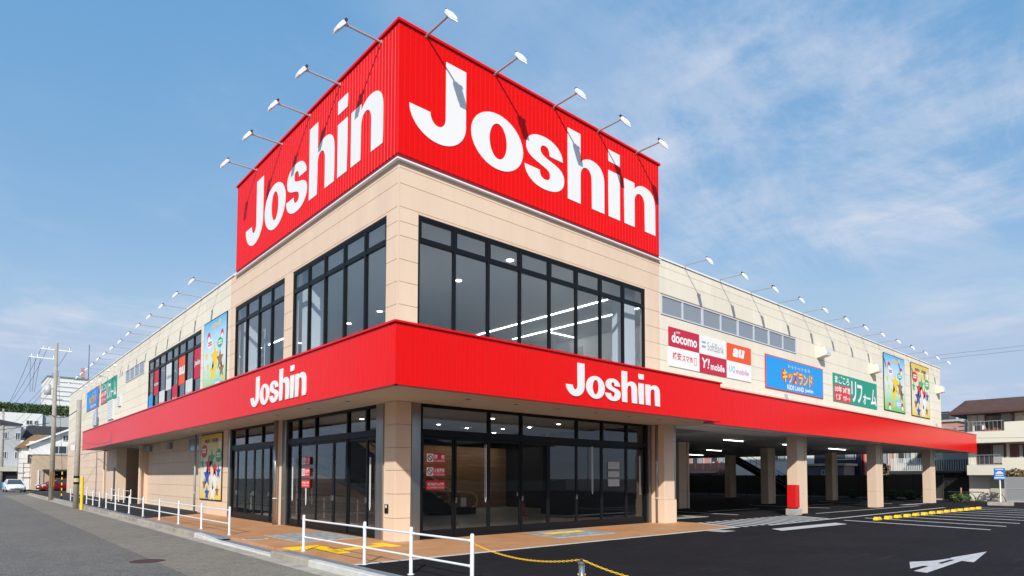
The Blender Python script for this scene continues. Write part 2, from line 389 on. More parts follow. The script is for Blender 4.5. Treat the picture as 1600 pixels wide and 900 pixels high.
def logo_letters():
    L = []
    L.append([[(1.17, 2.37), (1.86, 2.37)] + arc(0.93, 0.75, 0.93, 0.78, 0, -180, 24) + arc(0.915, 0.75, 0.255, 0.31, -180, 0, 14)])
    L.append([arc(3.05, 0.795, 1.0, 0.83, 0, 360, 40)[:-1], arc(3.06, 0.81, 0.335, 0.53, 360, 0, 32)[:-1]])
    seg = [((1.68, 1.10), (1.66, 1.45), (1.30, 1.65), (0.85, 1.65)), (None, (0.36, 1.65), (0.06, 1.46), (0.06, 1.16)),
           (None, (0.06, 0.90), (0.28, 0.82), (0.60, 0.74)), (None, (0.92, 0.66), (1.10, 0.62), (1.10, 0.47)),
           (None, (1.10, 0.36), (1.02, 0.29), (0.88, 0.29)), (None, (0.72, 0.29), (0.64, 0.38), (0.64, 0.53)), 'L', (0.0, 0.53),
           (None, (0.02, 0.18), (0.38, -0.03), (0.87, -0.03)), (None, (1.40, -0.03), (1.74, 0.17), (1.74, 0.50)),
           (None, (1.74, 0.77), (1.52, 0.86), (1.20, 0.93)), (None, (0.88, 1.00), (0.67, 1.05), (0.67, 1.19)),
           (None, (0.67, 1.30), (0.75, 1.37), (0.86, 1.37)), (None, (1.0, 1.37), (1.08, 1.27), (1.08, 1.10))]
    pts = [(1.68, 1.10)]; i = 0
    while i < len(seg):
        if seg[i] == 'L': pts.append(seg[i + 1]); i += 2; continue
        pts += bez(pts[-1], seg[i][1], seg[i][2], seg[i][3], 8); i += 1
    L.append([[(4.12 + x, y) for x, y in pts]])
    def arch(x0, x1, x2, x3, top):
        p = [(x0, 0), (x1, 0)] + [(x1, 0.95)] + arc((x1 + x2) / 2, 0.98, (x2 - x1) / 2, 0.33, 180, 0, 12) + [(x2, 0), (x3, 0)]
        xc = x1 + (x3 - x1) * 0.45
        p += bez((x3, 0), (x3, 0.4), (x3, 0.8), (x3, 1.02), 3) + bez((x3, 1.02), (x3, 1.45), ((x3 + xc) / 2 + 0.1, 1.66), (xc, 1.66), 10)
        p += bez((xc, 1.66), (xc - 0.22, 1.66), (x1 + 0.10, 1.56), (x1, 1.40), 6)
        if top > 1.7: p += [(x1, top), (x0, top)]
        else: p += [(x1, top), (x0, top)]
        return p
    L.append([arch(6.03, 6.65, 7.21, 7.86, 2.37)])
    L.append([[(8.08, 0), (8.71, 0), (8.71, 1.64), (8.08, 1.64)]]); L.append([[(8.08, 1.95), (8.71, 1.95), (8.71, 2.37), (8.08, 2.37)]])
    L.append([arch(8.95, 9.55, 10.15, 10.80, 1.63)])
    return L
def logo_meshes(w, h, m, depth=0.012):
    out = []
    for splines in logo_letters():
        c = bpy.data.curves.new('logo', 'CURVE'); c.dimensions = '2D'; c.fill_mode = 'BOTH'; c.extrude = depth / 2
        for pts in splines:
            sp = c.splines.new('POLY'); sp.points.add(len(pts) - 1); sp.use_cyclic_u = True
            for q, (x, y) in zip(sp.points, pts): q.co = (x / 10.80 * w, (y + 0.03) / 2.40 * h, 0, 1)
        me = _curve_mesh(c)
        for v in me.vertices: v.co = Vector((v.co.x, -v.co.z - depth / 2, v.co.y))
        me.flip_normals() if False else None
        me.update(); me.materials.clear(); me.materials.append(M[m] if isinstance(m, str) else m); out.append(me)
    return out
def logo(parent, u, z, w, h, m='white', n=0.0):
    for me in logo_meshes(w, h, m): link('letter', me, parent, (u, -n, z))
def disc_mb(cx, cz, rx, rz_, y, n=24):
    b = MB(); b.quad(*[(cx + rx * math.cos(2 * PI * i / n), y, cz + rz_ * math.sin(2 * PI * i / n)) for i in range(n)]); return b

# ------------------------------------------------------------------ ground, road, kerb, lot
gm = MB(); gm.quad((-700, -700, -0.17), (700, -700, -0.17), (700, 700, -0.17), (-700, 700, -0.17))
struct(gm.build('ground', 'ground'))
rm = MB(); rm.quad((-9.5, -40, -0.12), (4.95, -40, -0.12), (5.0, 130, -0.12), (-9.5, 130, -0.12))
struct(rm.build('road', 'road'))
pm_ = MB(); pm_.quad((3.13, -20, -0.116), (4.93, -20, -0.116), (4.96, 75, -0.116), (3.13, 75, -0.116))
struct(pm_.build('road_resurfaced_strip', 'roadpatch'))
LOT = [(5.63, -30), (57.4, -30), (57.4, 62), (20.52, 62), (20.52, 13.0), (19.54, 10.80), (5.63, 10.80)]
struct(MB().prism(LOT, 'z', -0.15, 0.0).build('parking_lot', 'lot'))
PAVE = [(5.63, 10.87), (19.50, 10.87), (20.50, 13.0), (20.50, 14.6), (8.62, 14.6), (8.62, 30.7), (5.63, 28.3)]
pave = struct(MB().prism(PAVE, 'z', -0.15, 0.004).build('pavement', 'paving'))
struct(MB().prism([(5.63, 28.31), (8.62, 30.71), (16.6, 30.71), (16.6, 82), (5.63, 82)], 'z', -0.15, 0.0).build('side_path', 'walkasphalt'))
struct(MB().prism([(5.63, 10.80), (19.53, 10.80), (19.50, 10.87), (5.63, 10.87)], 'z', -0.1, 0.012).build('pavement_edging', 'kerbnew'))

kerb = struct(box('kerb', 'concrete', (5.18, 5.62, -6, 78, -0.17, -0.13)))
y = -6.0; k = 0
while y < 77.9:
    ln = 2.0; y1 = y + ln - 0.012
    low = 13.9 < y + 1.0 < 17.6
    tr0 = 17.6 < y + 1.0 < 19.2
    zt = -0.075 if low else 0.012
    m = 'kerbnew' if (low or tr0 or y < 10.5) else 'kerb'
    sm = MB(); hz = random.uniform(-0.003, 0.003)
    za = zb = zt + hz
    if tr0: za = -0.075
    b = len(sm.v)
    sm.prism([(5.225, -0.13), (5.225, -0.13 + (za + 0.13) * 0.0 + za + 0.13 - 0.02), (5.25, za), (5.40, za), (5.40, -0.13)], 'y', y, y1)
    if tr0:
        n = len(sm.v) // 2
        for i in range(n, 2 * n):
            if sm.v[i][2] > -0.12: sm.v[i] = (sm.v[i][0], sm.v[i][1], sm.v[i][2] + (0.087))
    sm.build('kerb_stone', m, kerb)
    box('apron_slab', 'apron', (4.93, 5.218, y, y1, -0.14, -0.112 + random.uniform(-0.002, 0.002)), kerb)
    y += ln
# drainage channel gratings between kerb and paving
y = 4.0; 
while y < 60:
    g = MB(); z = -0.07 if 14.0 < y + 0.5 < 17.6 else 0.004
    g.box(5.405, 5.43, y, y + 0.985, z - 0.05, z); g.box(5.60, 5.625, y, y + 0.985, z - 0.05, z)
    if y < 24:
        nb = 26
        for i in range(nb): g.box(5.431, 5.599, y + 0.01 + i * 0.975 / nb, y + 0.01 + i * 0.975 / nb + 0.022, z - 0.04, z - 0.003)
    else: g.box(5.431, 5.599, y + 0.01, y + 0.975, z - 0.04, z - 0.003)
    g.build('drain_grating', 'gutter', kerb); y += 1.0
for dx, dy in ((5.66, 16.35),):      # short cross drain set in the paving
    g = MB(); g.box(5.66, 6.25, 16.9, 17.2, 0.004, 0.010); g.build('cross_drain_frame', 'kerbnew', pave)
    g = MB()
    for i in range(9): g.box(5.70 + i * 0.058, 5.745 + i * 0.058, 16.94, 17.16, 0.010, 0.016)
    g.build('cross_drain_grating', 'gutter', pave)
mh = thing('manhole_cover', 'round rusty iron manhole cover in the road', 'manhole cover', (3.02, 14.95, -0.116))
MB().cyl((0, 0, -0.02), (0, 0, 0.004), 0.33, n=32).build('ring', 'manhole', mh)
mp = MB()
for i in range(-5, 6):
    hw = math.sqrt(max(0, 0.28**2 - (i * 0.05)**2))
    if hw > 0.03: mp.box(-hw, hw, i * 0.05 - 0.015, i * 0.05 + 0.015, 0.004, 0.009)
mp.build('tread_ribs', 'manhole', mh)

# stone mats before the doors, tactile tiles
def stone_mat(x0, y0, x1, y1, skew, name):
    base = MB(); base.prism([(x0, y0), (x1, y0), (x1 + skew, y1), (x0 + skew, y1)], 'z', 0.004, 0.010)
    o = base.build(name, 'concrete', pave)
    nx, ny = int((x1 - x0) / 0.15), int((y1 - y0) / 0.15); tops = [MB(), MB()]
    for i in range(nx):
        for j in range(ny):
            a = x0 + (x1 - x0) * i / nx; c = y0 + (y1 - y0) * j / ny; s = skew * j / ny
            w, d = (x1 - x0) / nx, (y1 - y0) / ny; h = 0.018 + random.uniform(0, 0.005)
            tops[random.random() < 0.4].box(a + s + 0.01, a + s + w - 0.01, c + 0.01, c + d - 0.01, 0.010, h)
    for t, mm in zip(tops, (pm('grey_sett', (0.30, 0.32, 0.33), 0.7), pm('pale_sett', (0.42, 0.43, 0.42), 0.7))):
        s_ = t.build('granite_setts', mm, o); s_['kind'] = 'stuff'
    return o
stone_mat(6.50, 15.45, 8.24, 17.9, 0.0, 'entrance_mat_side')
stone_mat(12.3, 12.0, 14.7, 13.78, 0.3, 'entrance_mat_front')
def tact_tile(x, y, bars, ang=0.0):
    t = MB(); t.box(-0.147, 0.147, -0.147, 0.147, 0.0, 0.008)
    if bars:
        for i in range(4): t.box(-0.12, 0.12, -0.105 + i * 0.07 - 0.015, -0.105 + i * 0.07 + 0.015, 0.008, 0.013)
    else:
        for i in range(5):
            for j in range(5): t.box(-0.126 + i * 0.058, -0.106 + i * 0.058, -0.126 + j * 0.058, -0.106 + j * 0.058, 0.008, 0.013)
    return t.mesh('tactile_tile')
tb, td = tact_tile(0, 0, True), tact_tile(0, 0, False)
for me in (tb, td): me.materials.append(M['yellow'])
def tile(me, x, y, a=0.0): link('tactile_tile', me, pave, (x, y, 0.0045), a)
for i in range(3):
    for j in range(2): tile(td, 5.82 + 0.3 * i, 14.02 + 0.3 * j)
for i in range(4): tile(tb, 6.28 + 0.02 * i, 13.70 - 0.3 * i + 0.05, PI / 2)
tile(td, 6.36, 12.95); tile(td, 6.36, 13.25)
for i in range(4): tile(tb, 6.66 + 0.3 * i, 13.28 + 0.05 * i, 0.15)
for i in range(3): tile(td, 7.86, 13.22 + 0.3 * i)
for i in range(5): link('tactile_tile', tb, pave, (12.98 + 0.3 * i, 13.0, 0.026), 0)

# painted markings of the lot
mk = struct(box('lot_markings_line', 'roadline', (21.5, 42.6, 10.55, 10.70, 0.0, 0.004)))
mk.name = 'lot_markings'
def stripe(p, name='marking'): MB().prism(p, 'z', 0.0, 0.004).build(name, 'roadline', mk)
for i in range(13):
    a = 20.45 + 0.60 * i
    stripe([(a, 12.88), (a + 0.30, 12.88), (a - 0.65, 10.78), (a - 0.95, 10.78)], 'hatch_stripe')
stripe([(19.55, 9.25), (24.2, 9.05), (24.6, 9.60), (19.95, 9.78)], 'stop_bar')
stripe([(30.4, 12.66), (44.2, 12.30), (44.2, 12.42), (30.4, 12.78)], 'edge_line')
stripe([(44.6, 13.15), (48.3, 13.05), (48.3, 13.35), (44.6, 13.55)], 'corner_mark')
for i in range(9):
    a = 26.25 + 2.22 * i
    stripe([(a, 9.95), (a + 0.20, 9.95), (a - 1.0, 5.02), (a - 1.20, 5.02)], 'bay_line')
for a in (26.5, 36.5, 46.5):
    stripe([(a - 0.2, 14.5), (a, 14.5), (a + 0.3, 19.4), (a + 0.1, 19.4)], 'bay_line')
    stripe([(a + 1.5, 16.9), (a + 6.2, 16.7), (a + 6.2, 16.85), (a + 1.5, 17.05)], 'bay_line')
c = bpy.data.curves.new('arrow', 'CURVE'); c.dimensions = '2D'; c.fill_mode = 'BOTH'; c.extrude = 0.002
for pts in ([(12.80, 3.48), (15.2, 3.52), (15.10, 3.30), (17.50, 3.575), (15.55, 3.80), (15.5, 3.76), (14.75, 3.88), (14.15, 4.14), (13.15, 3.84), (13.80, 3.80), (13.73, 3.70), (12.82, 3.69)],
            [(14.30, 3.64), (15.25, 3.64), (15.27, 3.73), (14.38, 3.73)]):
    sp = c.splines.new('POLY'); sp.points.add(len(pts) - 1); sp.use_cyclic_u = True
    for q, (x_, y_) in zip(sp.points, pts): q.co = (x_, y_, 0.006, 1)
me = _curve_mesh(c); me.materials.clear(); me.materials.append(M['roadline']); link('direction_arrow', me, mk)
box('drain_cover', 'concrete', (17.6, 18.3, 10.15, 10.72, 0.0, 0.005), mk)

# ------------------------------------------------------------------ the store
X0, Y0 = 8.35, 13.95
store = thing('store_building', 'two-storey beige and cream electronics store with red canopy and parking under it', 'store', (X0, Y0, 0))
LRZ = -PI / 2
def ly(Y): return -(Y - Y0)           # world Y -> u along the left wall
ROWS = [3.66, 4.35, 4.95, 5.55, 6.14, 6.74, 7.33, 7.95, 8.72, 9.34, 9.75, 10.03]
GAP = 0.011
def wall(u0, u1, cols, rows, holes, matf, rz, name='wall', z0=None, z1=None, split=None):
    z0 = rows[0] if z0 is None else z0; z1 = rows[-1] if z1 is None else z1
    bk = MB()
    for r in subtract([(u0, u1, z0, z1)], holes): bk.box(r[0], r[1], 0.032, 0.24, r[2], r[3])
    w = bk.build(name, 'joint', store, rz=rz)
    cs = [u0] + sorted(c for c in cols if u0 + .05 < c < u1 - .05) + [u1]
    for a, b_ in zip(cs, cs[1:]):
        for c_, d in zip(rows, rows[1:]):
            for r in subtract([(a, b_, c_, d)], holes):
                if r[1] - r[0] < 0.05 or r[3] - r[2] < 0.05: continue
                cells = [r]
                if split and split(r) and r[2] < 8.33 < r[3]: cells = [(r[0], r[1], r[2], 8.33), (r[0], r[1], 8.33, r[3])]
                for q in cells:
                    g = GAP / 2
                    box('wall_panel', matf((q[0] + q[1]) / 2, (q[2] + q[3]) / 2), (q[0] + g, q[1] - g, 0.0, 0.034, q[2] + g, q[3] - g), w, bevel=0.004)
    return w
R_HOLES = [(0.62, 10.55, 5.0, 8.65), (11.5, 22.97, 7.88, 8.68)]
L_HOLES = [(ly(20.84), ly(14.56), 5.0, 8.65), (ly(26.82), ly(21.54), 5.0, 8.65), (ly(42.68), ly(31.6), 5.0, 8.6), (ly(49.5), ly(43.6), 8.02, 8.86)]
rcols = [3.94, 7.57, 11.11, 11.44] + [11.44 + 3.63 * i for i in range(1, 11)]
lcols = [-3.63, -7.27, -10.9, -13.45] + [-13.45 - 3.63 * i for i in range(1, 16)]
wall(0.035, 47.45, rcols, ROWS, R_HOLES, lambda u, z: 'beige' if u < 11.44 else 'cream', 0.0, split=lambda r: r[1] < 0.7)
wall(-64.85, -0.035, lcols, ROWS, L_HOLES, lambda u, z: 'beige' if u > -13.45 or (u < -41.2 and z < 4.95) else 'cream', LRZ, split=lambda r: r[0] > -0.7)
box('corner_trim', 'beige', (0.0, 0.034, 0.0, 0.034, 3.66, 10.03), store)
fl = MB(); fl.box(-0.045, 47.5, -0.045, 0.30, 10.035, 10.095); fl.build('coping', 'trimwhite', store)
fl = MB(); fl.box(-0.045, 0.30, 0.301, 64.9, 10.035, 10.095); fl.build('coping', 'trimwhite', store)
box('sign_ledge', 'trimwhite', (-0.112, 11.40, -0.112, -0.001, 9.915, 9.955), store); box('sign_ledge', 'trimwhite', (-0.112, -0.001, 0.0, 12.7, 9.915, 9.955), store)
fl = MB(); fl.box(47.2, 47.5, 0.301, 64.9, 3.66, 10.095); fl.build('end_wall', 'cream', store)
fl = MB(); fl.box(0.3, 47.19, 64.6, 64.9, 0.0, 10.095); fl.build('end_wall', 'cream', store)
box('roof', 'concrete', (0.26, 47.19, 0.26, 64.59, 9.70, 9.90), store)
box('floor_slab', 'ceil', (0.26, 47.4, 0.26, 64.59, 3.70, 4.55), store)

# ground-floor walls of the side street
GROWS = [0.0, 0.60, 1.22, 1.83, 2.42, 3.02, 3.64]
def gwall(Ya, Yb, off, nm='wall', holes=(), m='beige'):
    bk = MB(); u0, u1 = ly(Yb), ly(Ya)
    for r in subtract([(u0, u1, 0.0, 3.64)], holes): bk.box(r[0], r[1], off + 0.032, off + 0.22, r[2], r[3])
    w = bk.build(nm, 'joint', store, rz=LRZ)
    n = max(1, round((u1 - u0) / 3.6)); cs = [u0 + (u1 - u0) * i / n for i in range(n + 1)]
    for a, b_ in zip(cs, cs[1:]):
        for c_, d in zip(GROWS, GROWS[1:]):
            for q in subtract([(a, b_, c_, d)], holes):
                if q[1] - q[0] < 0.04 or q[3] - q[2] < 0.04: continue
                box('wall_panel', m, (q[0] + 0.006, q[1] - 0.006, off, off + 0.034, q[2] + 0.006, q[3] - 0.006), w, bevel=0.003)
    return w
gwall(27.35, 31.55, 0.0)
gwall(31.9, 43.75, 0.35, holes=[(ly(34.6), ly(32.15), 2.92, 3.60)])
gwall(56.9, 78.8, 0.0)
# shutter-box window high on that wall
def louvre(parent, u0, u1, z0, z1, off, rz, m='alu', name='louvre', n=None):
    f = MB(); f.box(u0, u0 + 0.05, off - 0.03, off + 0.05, z0, z1); f.box(u1 - 0.05, u1, off - 0.03, off + 0.05, z0, z1)
    f.box(u0 + 0.051, u1 - 0.051, off - 0.03, off + 0.05, z0, z0 + 0.05); f.box(u0 + 0.051, u1 - 0.051, off - 0.03, off + 0.05, z1 - 0.05, z1)
    mid = (u0 + u1) / 2; f.box(mid - 0.03, mid + 0.03, off - 0.03, off + 0.05, z0 + 0.051, z1 - 0.051)
    o = f.build(name, m, parent, rz=rz)
    for a, b_ in ((u0 + 0.051, mid - 0.031), (mid + 0.031, u1 - 0.051)): box('pane', 'frost', (a, b_, off, off + 0.02, z0 + 0.051, z1 - 0.051), o)
    return o
louvre(store, ly(34.58), ly(32.17), 2.93, 3.59, 0.36, LRZ, name='vent_window')
# recess between the side wall and the far end (bicycle park)
rec = MB(); rec.box(0.3, 6.4, 29.82, 30.02, 0.0, 3.69); rec.build('recess_wall', 'beige', store)
rec = MB(); rec.box(6.4, 6.6, 29.82, 44.0, 0.0, 3.69); rec.build('recess_wall', 'beige', store)
rec = MB(); rec.box(0.3, 6.6, 42.95, 43.15, 0.0, 3.69); rec.build('recess_wall', 'beige', store)
for yy, ln in ((29.83, 0.45), (37.95, 3.9)):
    cb = MB(); cb.box(0.0, 0.62, yy, yy + ln, 0.0, 3.69); cb.build('pillar', 'beige', store, bevel=0.01)
box('service_door', 'dkgrey', (-0.012, -0.001, 38.2, 38.9, 0.02, 2.3), store)
for yy in (29.72, 42.15):
    MB().cyl((-0.12, yy - 0.1, 0.0), (-0.12, yy - 0.1, 3.6), 0.055, n=10).build('downpipe', 'beige', store)

# big upper windows
def glazed(name, u0, u1, z0, z1, mull, trans, rz, m='black', gl='glassup', off=0.03, fw_=0.07, mw=0.07, dp=0.10, top_sash=True, label=None, skip=()):
    """frame part with its mullions, transoms and panes as sub-parts"""
    f = MB(); f.box(u0, u0 + fw_, off, off + dp, z0, z1); f.box(u1 - fw_, u1, off, off + dp, z0, z1)
    f.box(u0 + fw_ + .001, u1 - fw_ - .001, off, off + dp, z1 - fw_, z1); f.box(u0 + fw_ + .001, u1 - fw_ - .001, off, off + dp, z0, z0 + fw_)
    o = f.build(name, m, store, rz=rz)
    if label: o['label'] = label
    us = [u0 + fw_] + sorted(mull) + [u1 - fw_]
    for c_ in mull: box('mullion', m, (c_ - mw / 2, c_ + mw / 2, off - 0.012, off + dp - 0.004, z0 + fw_, z1 - fw_), o)
    zs = [z0 + fw_]
    for t in trans:
        for i, (a, b_) in enumerate(zip(us, us[1:])):
            a2 = a + (mw / 2 if i else 0); b2 = b_ - (mw / 2 if i < len(us) - 2 else 0)
            box('transom', m, (a2, b2, off + 0.004, off + dp - 0.006, t - 0.045, t + 0.045), o)
    zs = [z0 + fw_] + sum([[t - 0.045, t + 0.045] for t in trans], []) + [z1 - fw_]
    for i, (a, b_) in enumerate(zip(us, us[1:])):
        a2 = a + (mw / 2 if i else 0); b2 = b_ - (mw / 2 if i < len(us) - 2 else 0)
        for k in range(0, len(zs), 2):
            if (i, k // 2) in skip: continue
            za, zb = zs[k], zs[k + 1]
            if top_sash and k == len(zs) - 2:
                s_ = MB(); t = 0.055
                s_.box(a2, a2 + t, off + .01, off + .07, za, zb); s_.box(b2 - t, b2, off + .01, off + .07, za, zb)
                s_.box(a2 + t + .001, b2 - t - .001, off + .01, off + .07, zb - t, zb); s_.box(a2 + t + .001, b2 - t - .001, off + .01, off + .07, za, za + t)
                s_.build('sash', m, o)
                box('pane', gl, (a2 + t, b2 - t, off + 0.035, off + 0.043, za + t, zb - t), o)
            else: box('pane', gl, (a2, b2, off + 0.045, off + 0.053, za, zb), o)
    return o
def rx(X): return X - X0
glazed('window', 0.62, 10.55, 5.0, 8.65, [rx(v) for v in (10.19, 11.41, 12.66, 13.93, 15.18, 16.4, 17.64)], [7.98], 0.0)
glazed('window', ly(20.84), ly(14.56), 5.0, 8.65, [ly(v) for v in (19.57, 18.36, 17.05, 15.77)], [7.95], LRZ)
glazed('window', ly(26.82), ly(21.54), 5.0, 8.65, [ly(v) for v in (25.48, 24.11, 22.81)], [7.95], LRZ)
wl_ = glazed('window', ly(42.68), ly(31.6), 5.0, 8.6, [ly(v) for v in (41.3, 39.97, 38.47, 37.06, 35.8, 34.4, 32.96)], [7.9], LRZ)
def strip_window(u0, u1, z0, z1, n, rz):
    f = MB(); t = 0.05
    f.box(u0, u1, -0.03, 0.06, z0, z0 + t); f.box(u0, u1, -0.03, 0.06, z1 - t, z1)
    f.box(u0, u0 + t, -0.03, 0.06, z0 + t, z1 - t); f.box(u1 - t, u1, -0.03, 0.06, z0 + t, z1 - t)
    o = f.build('strip_window', 'alu', store, rz=rz); w = (u1 - u0) / n
    for i in range(n):
        a, b_ = u0 + w * i, u0 + w * (i + 1)
        if i: box('mullion', 'alu', (a - (0.07 if i % 2 == 0 else 0.045), a + (0.07 if i % 2 == 0 else 0.045), -0.026, 0.055, z0 + t, z1 - t), o)
        box('pane', 'frost', (a + 0.06, b_ - 0.06, 0.0, 0.02, z0 + t, z1 - t), o)
strip_window(11.52, 22.95, 7.90, 8.66, 8, 0.0)
strip_window(ly(49.45), ly(43.65), 8.04, 8.84, 4, LRZ)
# window sheets of the side window
def sheet(bay, z0, z1, m, txt=None, tm='white', tz=0.5, th=0.22, bold=0.02, nm='window_poster'):
    us = sorted([ly(v) for v in (42.6, 41.3, 39.97, 38.47, 37.06, 35.8, 34.4, 32.96, 31.68)])
    a, b_ = us[bay] + 0.045, us[bay + 1] - 0.045
    o = box(nm, m, (a, b_, 0.052, 0.064, z0, z1), wl_)
    if txt: text('lettering', txt, tm, wl_, a + 0.12, z0 + (z1 - z0) * tz - th / 2, b_ - a - 0.24, th, n=-0.046, bold=bold)
CR = pm('crimson_print', (0.55, 0.012, 0.045)); OR = pm('orange_print', (0.85, 0.09, 0.012)); BL = pm('sky_blue_print', (0.01, 0.32, 0.78))
GREY = pm('grey_print', (0.35, 0.36, 0.37)); PK = pm('pink_print', (0.62, 0.10, 0.30)); LB = pm('pale_blue_print', (0.20, 0.50, 0.78)); YE = pm('yellow_print', (0.88, 0.62, 0.02))
sheet(0, 5.1, 6.48, BL, 'キッズランド', YE, 0.30, 0.28)
sheet(1, 6.38, 7.82, CR, 'docomo', 'white', 0.45, 0.20)
sheet(2, 5.1, 6.48, 'sticker', '格安スマホ', 'redflat', 0.48, 0.2)
sheet(3, 6.38, 7.82, 'sticker', 'SoftBank', GREY, 0.5, 0.2, 0.0)
sheet(4, 5.1, 6.48, CR, 'Y!mobile', 'white', 0.48, 0.22)
sheet(5, 6.38, 7.82, OR, 'au', 'white', 0.5, 0.42, 0.04)
sheet(6, 5.1, 6.48, 'sticker', 'UQ mobile', PK, 0.5, 0.2, 0.0)
sheet(7, 6.38, 7.82, CR, 'Joshin', 'white', 0.5, 0.32, 0.03)

# canopy: soffit, fascias, caps
def ribbed(u0, u1, z0, z1, pitch, gw, gd):
    b = MB(); n = max(1, int(round((u1 - u0) / pitch))); p = (u1 - u0) / n; prof = []
    for i in range(n):
        a = u0 + p * i; prof += [(a, gd), (a + gw * 0.3, 0.0), (a + p - gw * 0.7, 0.0), (a + p - gw * 0.35, gd)]
    prof.append((u1, gd))
    for (ua, na), (ub, nb) in zip(prof, prof[1:]):
        if ub - ua < 1e-5: continue
        b.quad((ua, na, z0), (ub, nb, z0), (ub, nb, z1), (ua, na, z1))
    return b
SOF = [(-1.65, -2.71), (11.03, -2.71), (11.03, -2.09), (12.2, -2.09), (12.2, 0.25), (0.25, 0.25), (0.25, 41.0), (-1.65, 41.0)]
sof = MB().prism(SOF, 'z', 3.62, 3.655).build('soffit', 'soffit', store)
MB().prism([(12.203, -2.09), (47.6, -2.09), (47.6, 0.25), (12.203, 0.25)], 'z', 3.62, 3.655).build('soffit', 'ceil', store)
cr = MB().prism(SOF[:2] + [(11.03, -2.09), (47.6, -2.09), (47.6, -0.002), (-0.002, -0.002), (-0.002, 41.0), (-1.65, 41.0)], 'z', 4.80, 4.83).build('canopy_roof', 'concrete', store)
box('soffit_seam', 'dkgrey', (12.21, 47.55, -1.02, -0.99, 3.614, 3.6195), store)
for x_ in (18.0, 24.5, 31.0, 37.5, 44.0): box('soffit_seam', 'dkgrey', (x_, x_ + 0.02, -2.08, -1.03, 3.615, 3.6195), store)
FZ0, FZ1 = 3.58, 4.87
def fascia(u0, u1, off, rz, nm='fascia'):
    o = ribbed(u0, u1, FZ0, FZ1, 0.12, 0.022, 0.010)
    for i, v in enumerate(o.v): o.v[i] = (v[0], v[1] + off, v[2])
    o = o.build(nm, 'redfascia', store, rz=rz)
    box('backing', 'reddark', (u0 + .005, u1 - .005, off + 0.012, off + 0.05, FZ0 + .005, FZ1 - .005), o)
    box('cap', 'redfascia', (u0 - 0.03, u1 + 0.03, off - 0.045, off + 0.25, FZ1 + 0.001, FZ1 + 0.045), o)
    box('bottom_trim', 'reddark', (u0, u1, off + 0.0, off + 0.06, FZ0 - 0.03, FZ0 - 0.001), o)
    return o
fascia_r = fascia(-1.67, 11.05, -2.73, 0.0)
fascia(11.05, 47.66, -2.11, 0.0)
fascia_l = fascia(ly(55.0), 2.73 - 0.0, -1.67, LRZ)
MB().box(11.02, 11.05, -2.72, -2.12, FZ0, FZ1).build('fascia_return', 'redfascia', store)
MB().box(47.63, 47.66, -2.09, 0.02, FZ0, FZ1).build('fascia_return', 'redfascia', store)
MB().box(-1.66, 0.0, 41.02, 41.05, FZ0, FZ1).build('fascia_return', 'redfascia', store)
for i in range(7):
    dl = MB().cyl((1.2 + 1.62 * i, -1.45, 3.617), (1.2 + 1.62 * i, -1.45, 3.625), 0.075, n=16); dl.build('soffit_downlight', 'dkgrey', sof)
for i in range(9):
    MB().cyl((-0.85, 1.0 + 2.4 * i, 3.617), (-0.85, 1.0 + 2.4 * i, 3.625), 0.075, n=16).build('soffit_downlight', 'dkgrey', sof)
for hx, hy in ((1.5, -1.0), (-0.85, 0.35)):
    h = MB(); h.box(hx - 0.23, hx + 0.23, hy - 0.23, hy + 0.23, 3.614, 3.6195); h.build('access_hatch', 'soffit', sof)

# corner pillar clad in tiles, steel jambs
core = MB(); core.box(0.03, 0.46, 0.03, 0.57, 0.0, 3.62); pil = core.build('corner_pillar', 'joint', store)
for a, b_ in zip(GROWS, GROWS[1:]):
    box('cladding_panel', 'beige', (0.006, 0.454, 0.0, 0.034, a + .005, min(b_, 3.62) - .005), pil, bevel=0.004)
    box('cladding_panel', 'beige', (0.0, 0.034, 0.036, 0.564, a + .005, min(b_, 3.62) - .005), pil, bevel=0.004)
box('steel_jamb', 'steel', (0.50, 0.77, 0.03, 0.20, 0.0, 3.62), store, bevel=0.006)
box('jamb_infill', 'beige', (0.458, 0.50, 0.08, 0.2, 0.0, 3.62), store)
box('steel_jamb', 'steel', (0.03, 0.20, 0.72, 1.08, 0.0, 3.62), store, bevel=0.006)
box('jamb_infill', 'beige', (0.08, 0.2, 0.571, 0.72, 0.0, 3.62), store)
ic = MB(); ic.box(-0.03, 0.0, ly(14.34) * -1 - 0.06, -ly(14.34) + 0.10, 0.72, 0.95); ict = ic.build('key_box', 'black', store, bevel=0.004)
box('key_box_panel', 'alu', (-0.036, -0.0305, 0.36, 0.45, 0.86, 0.93), store)
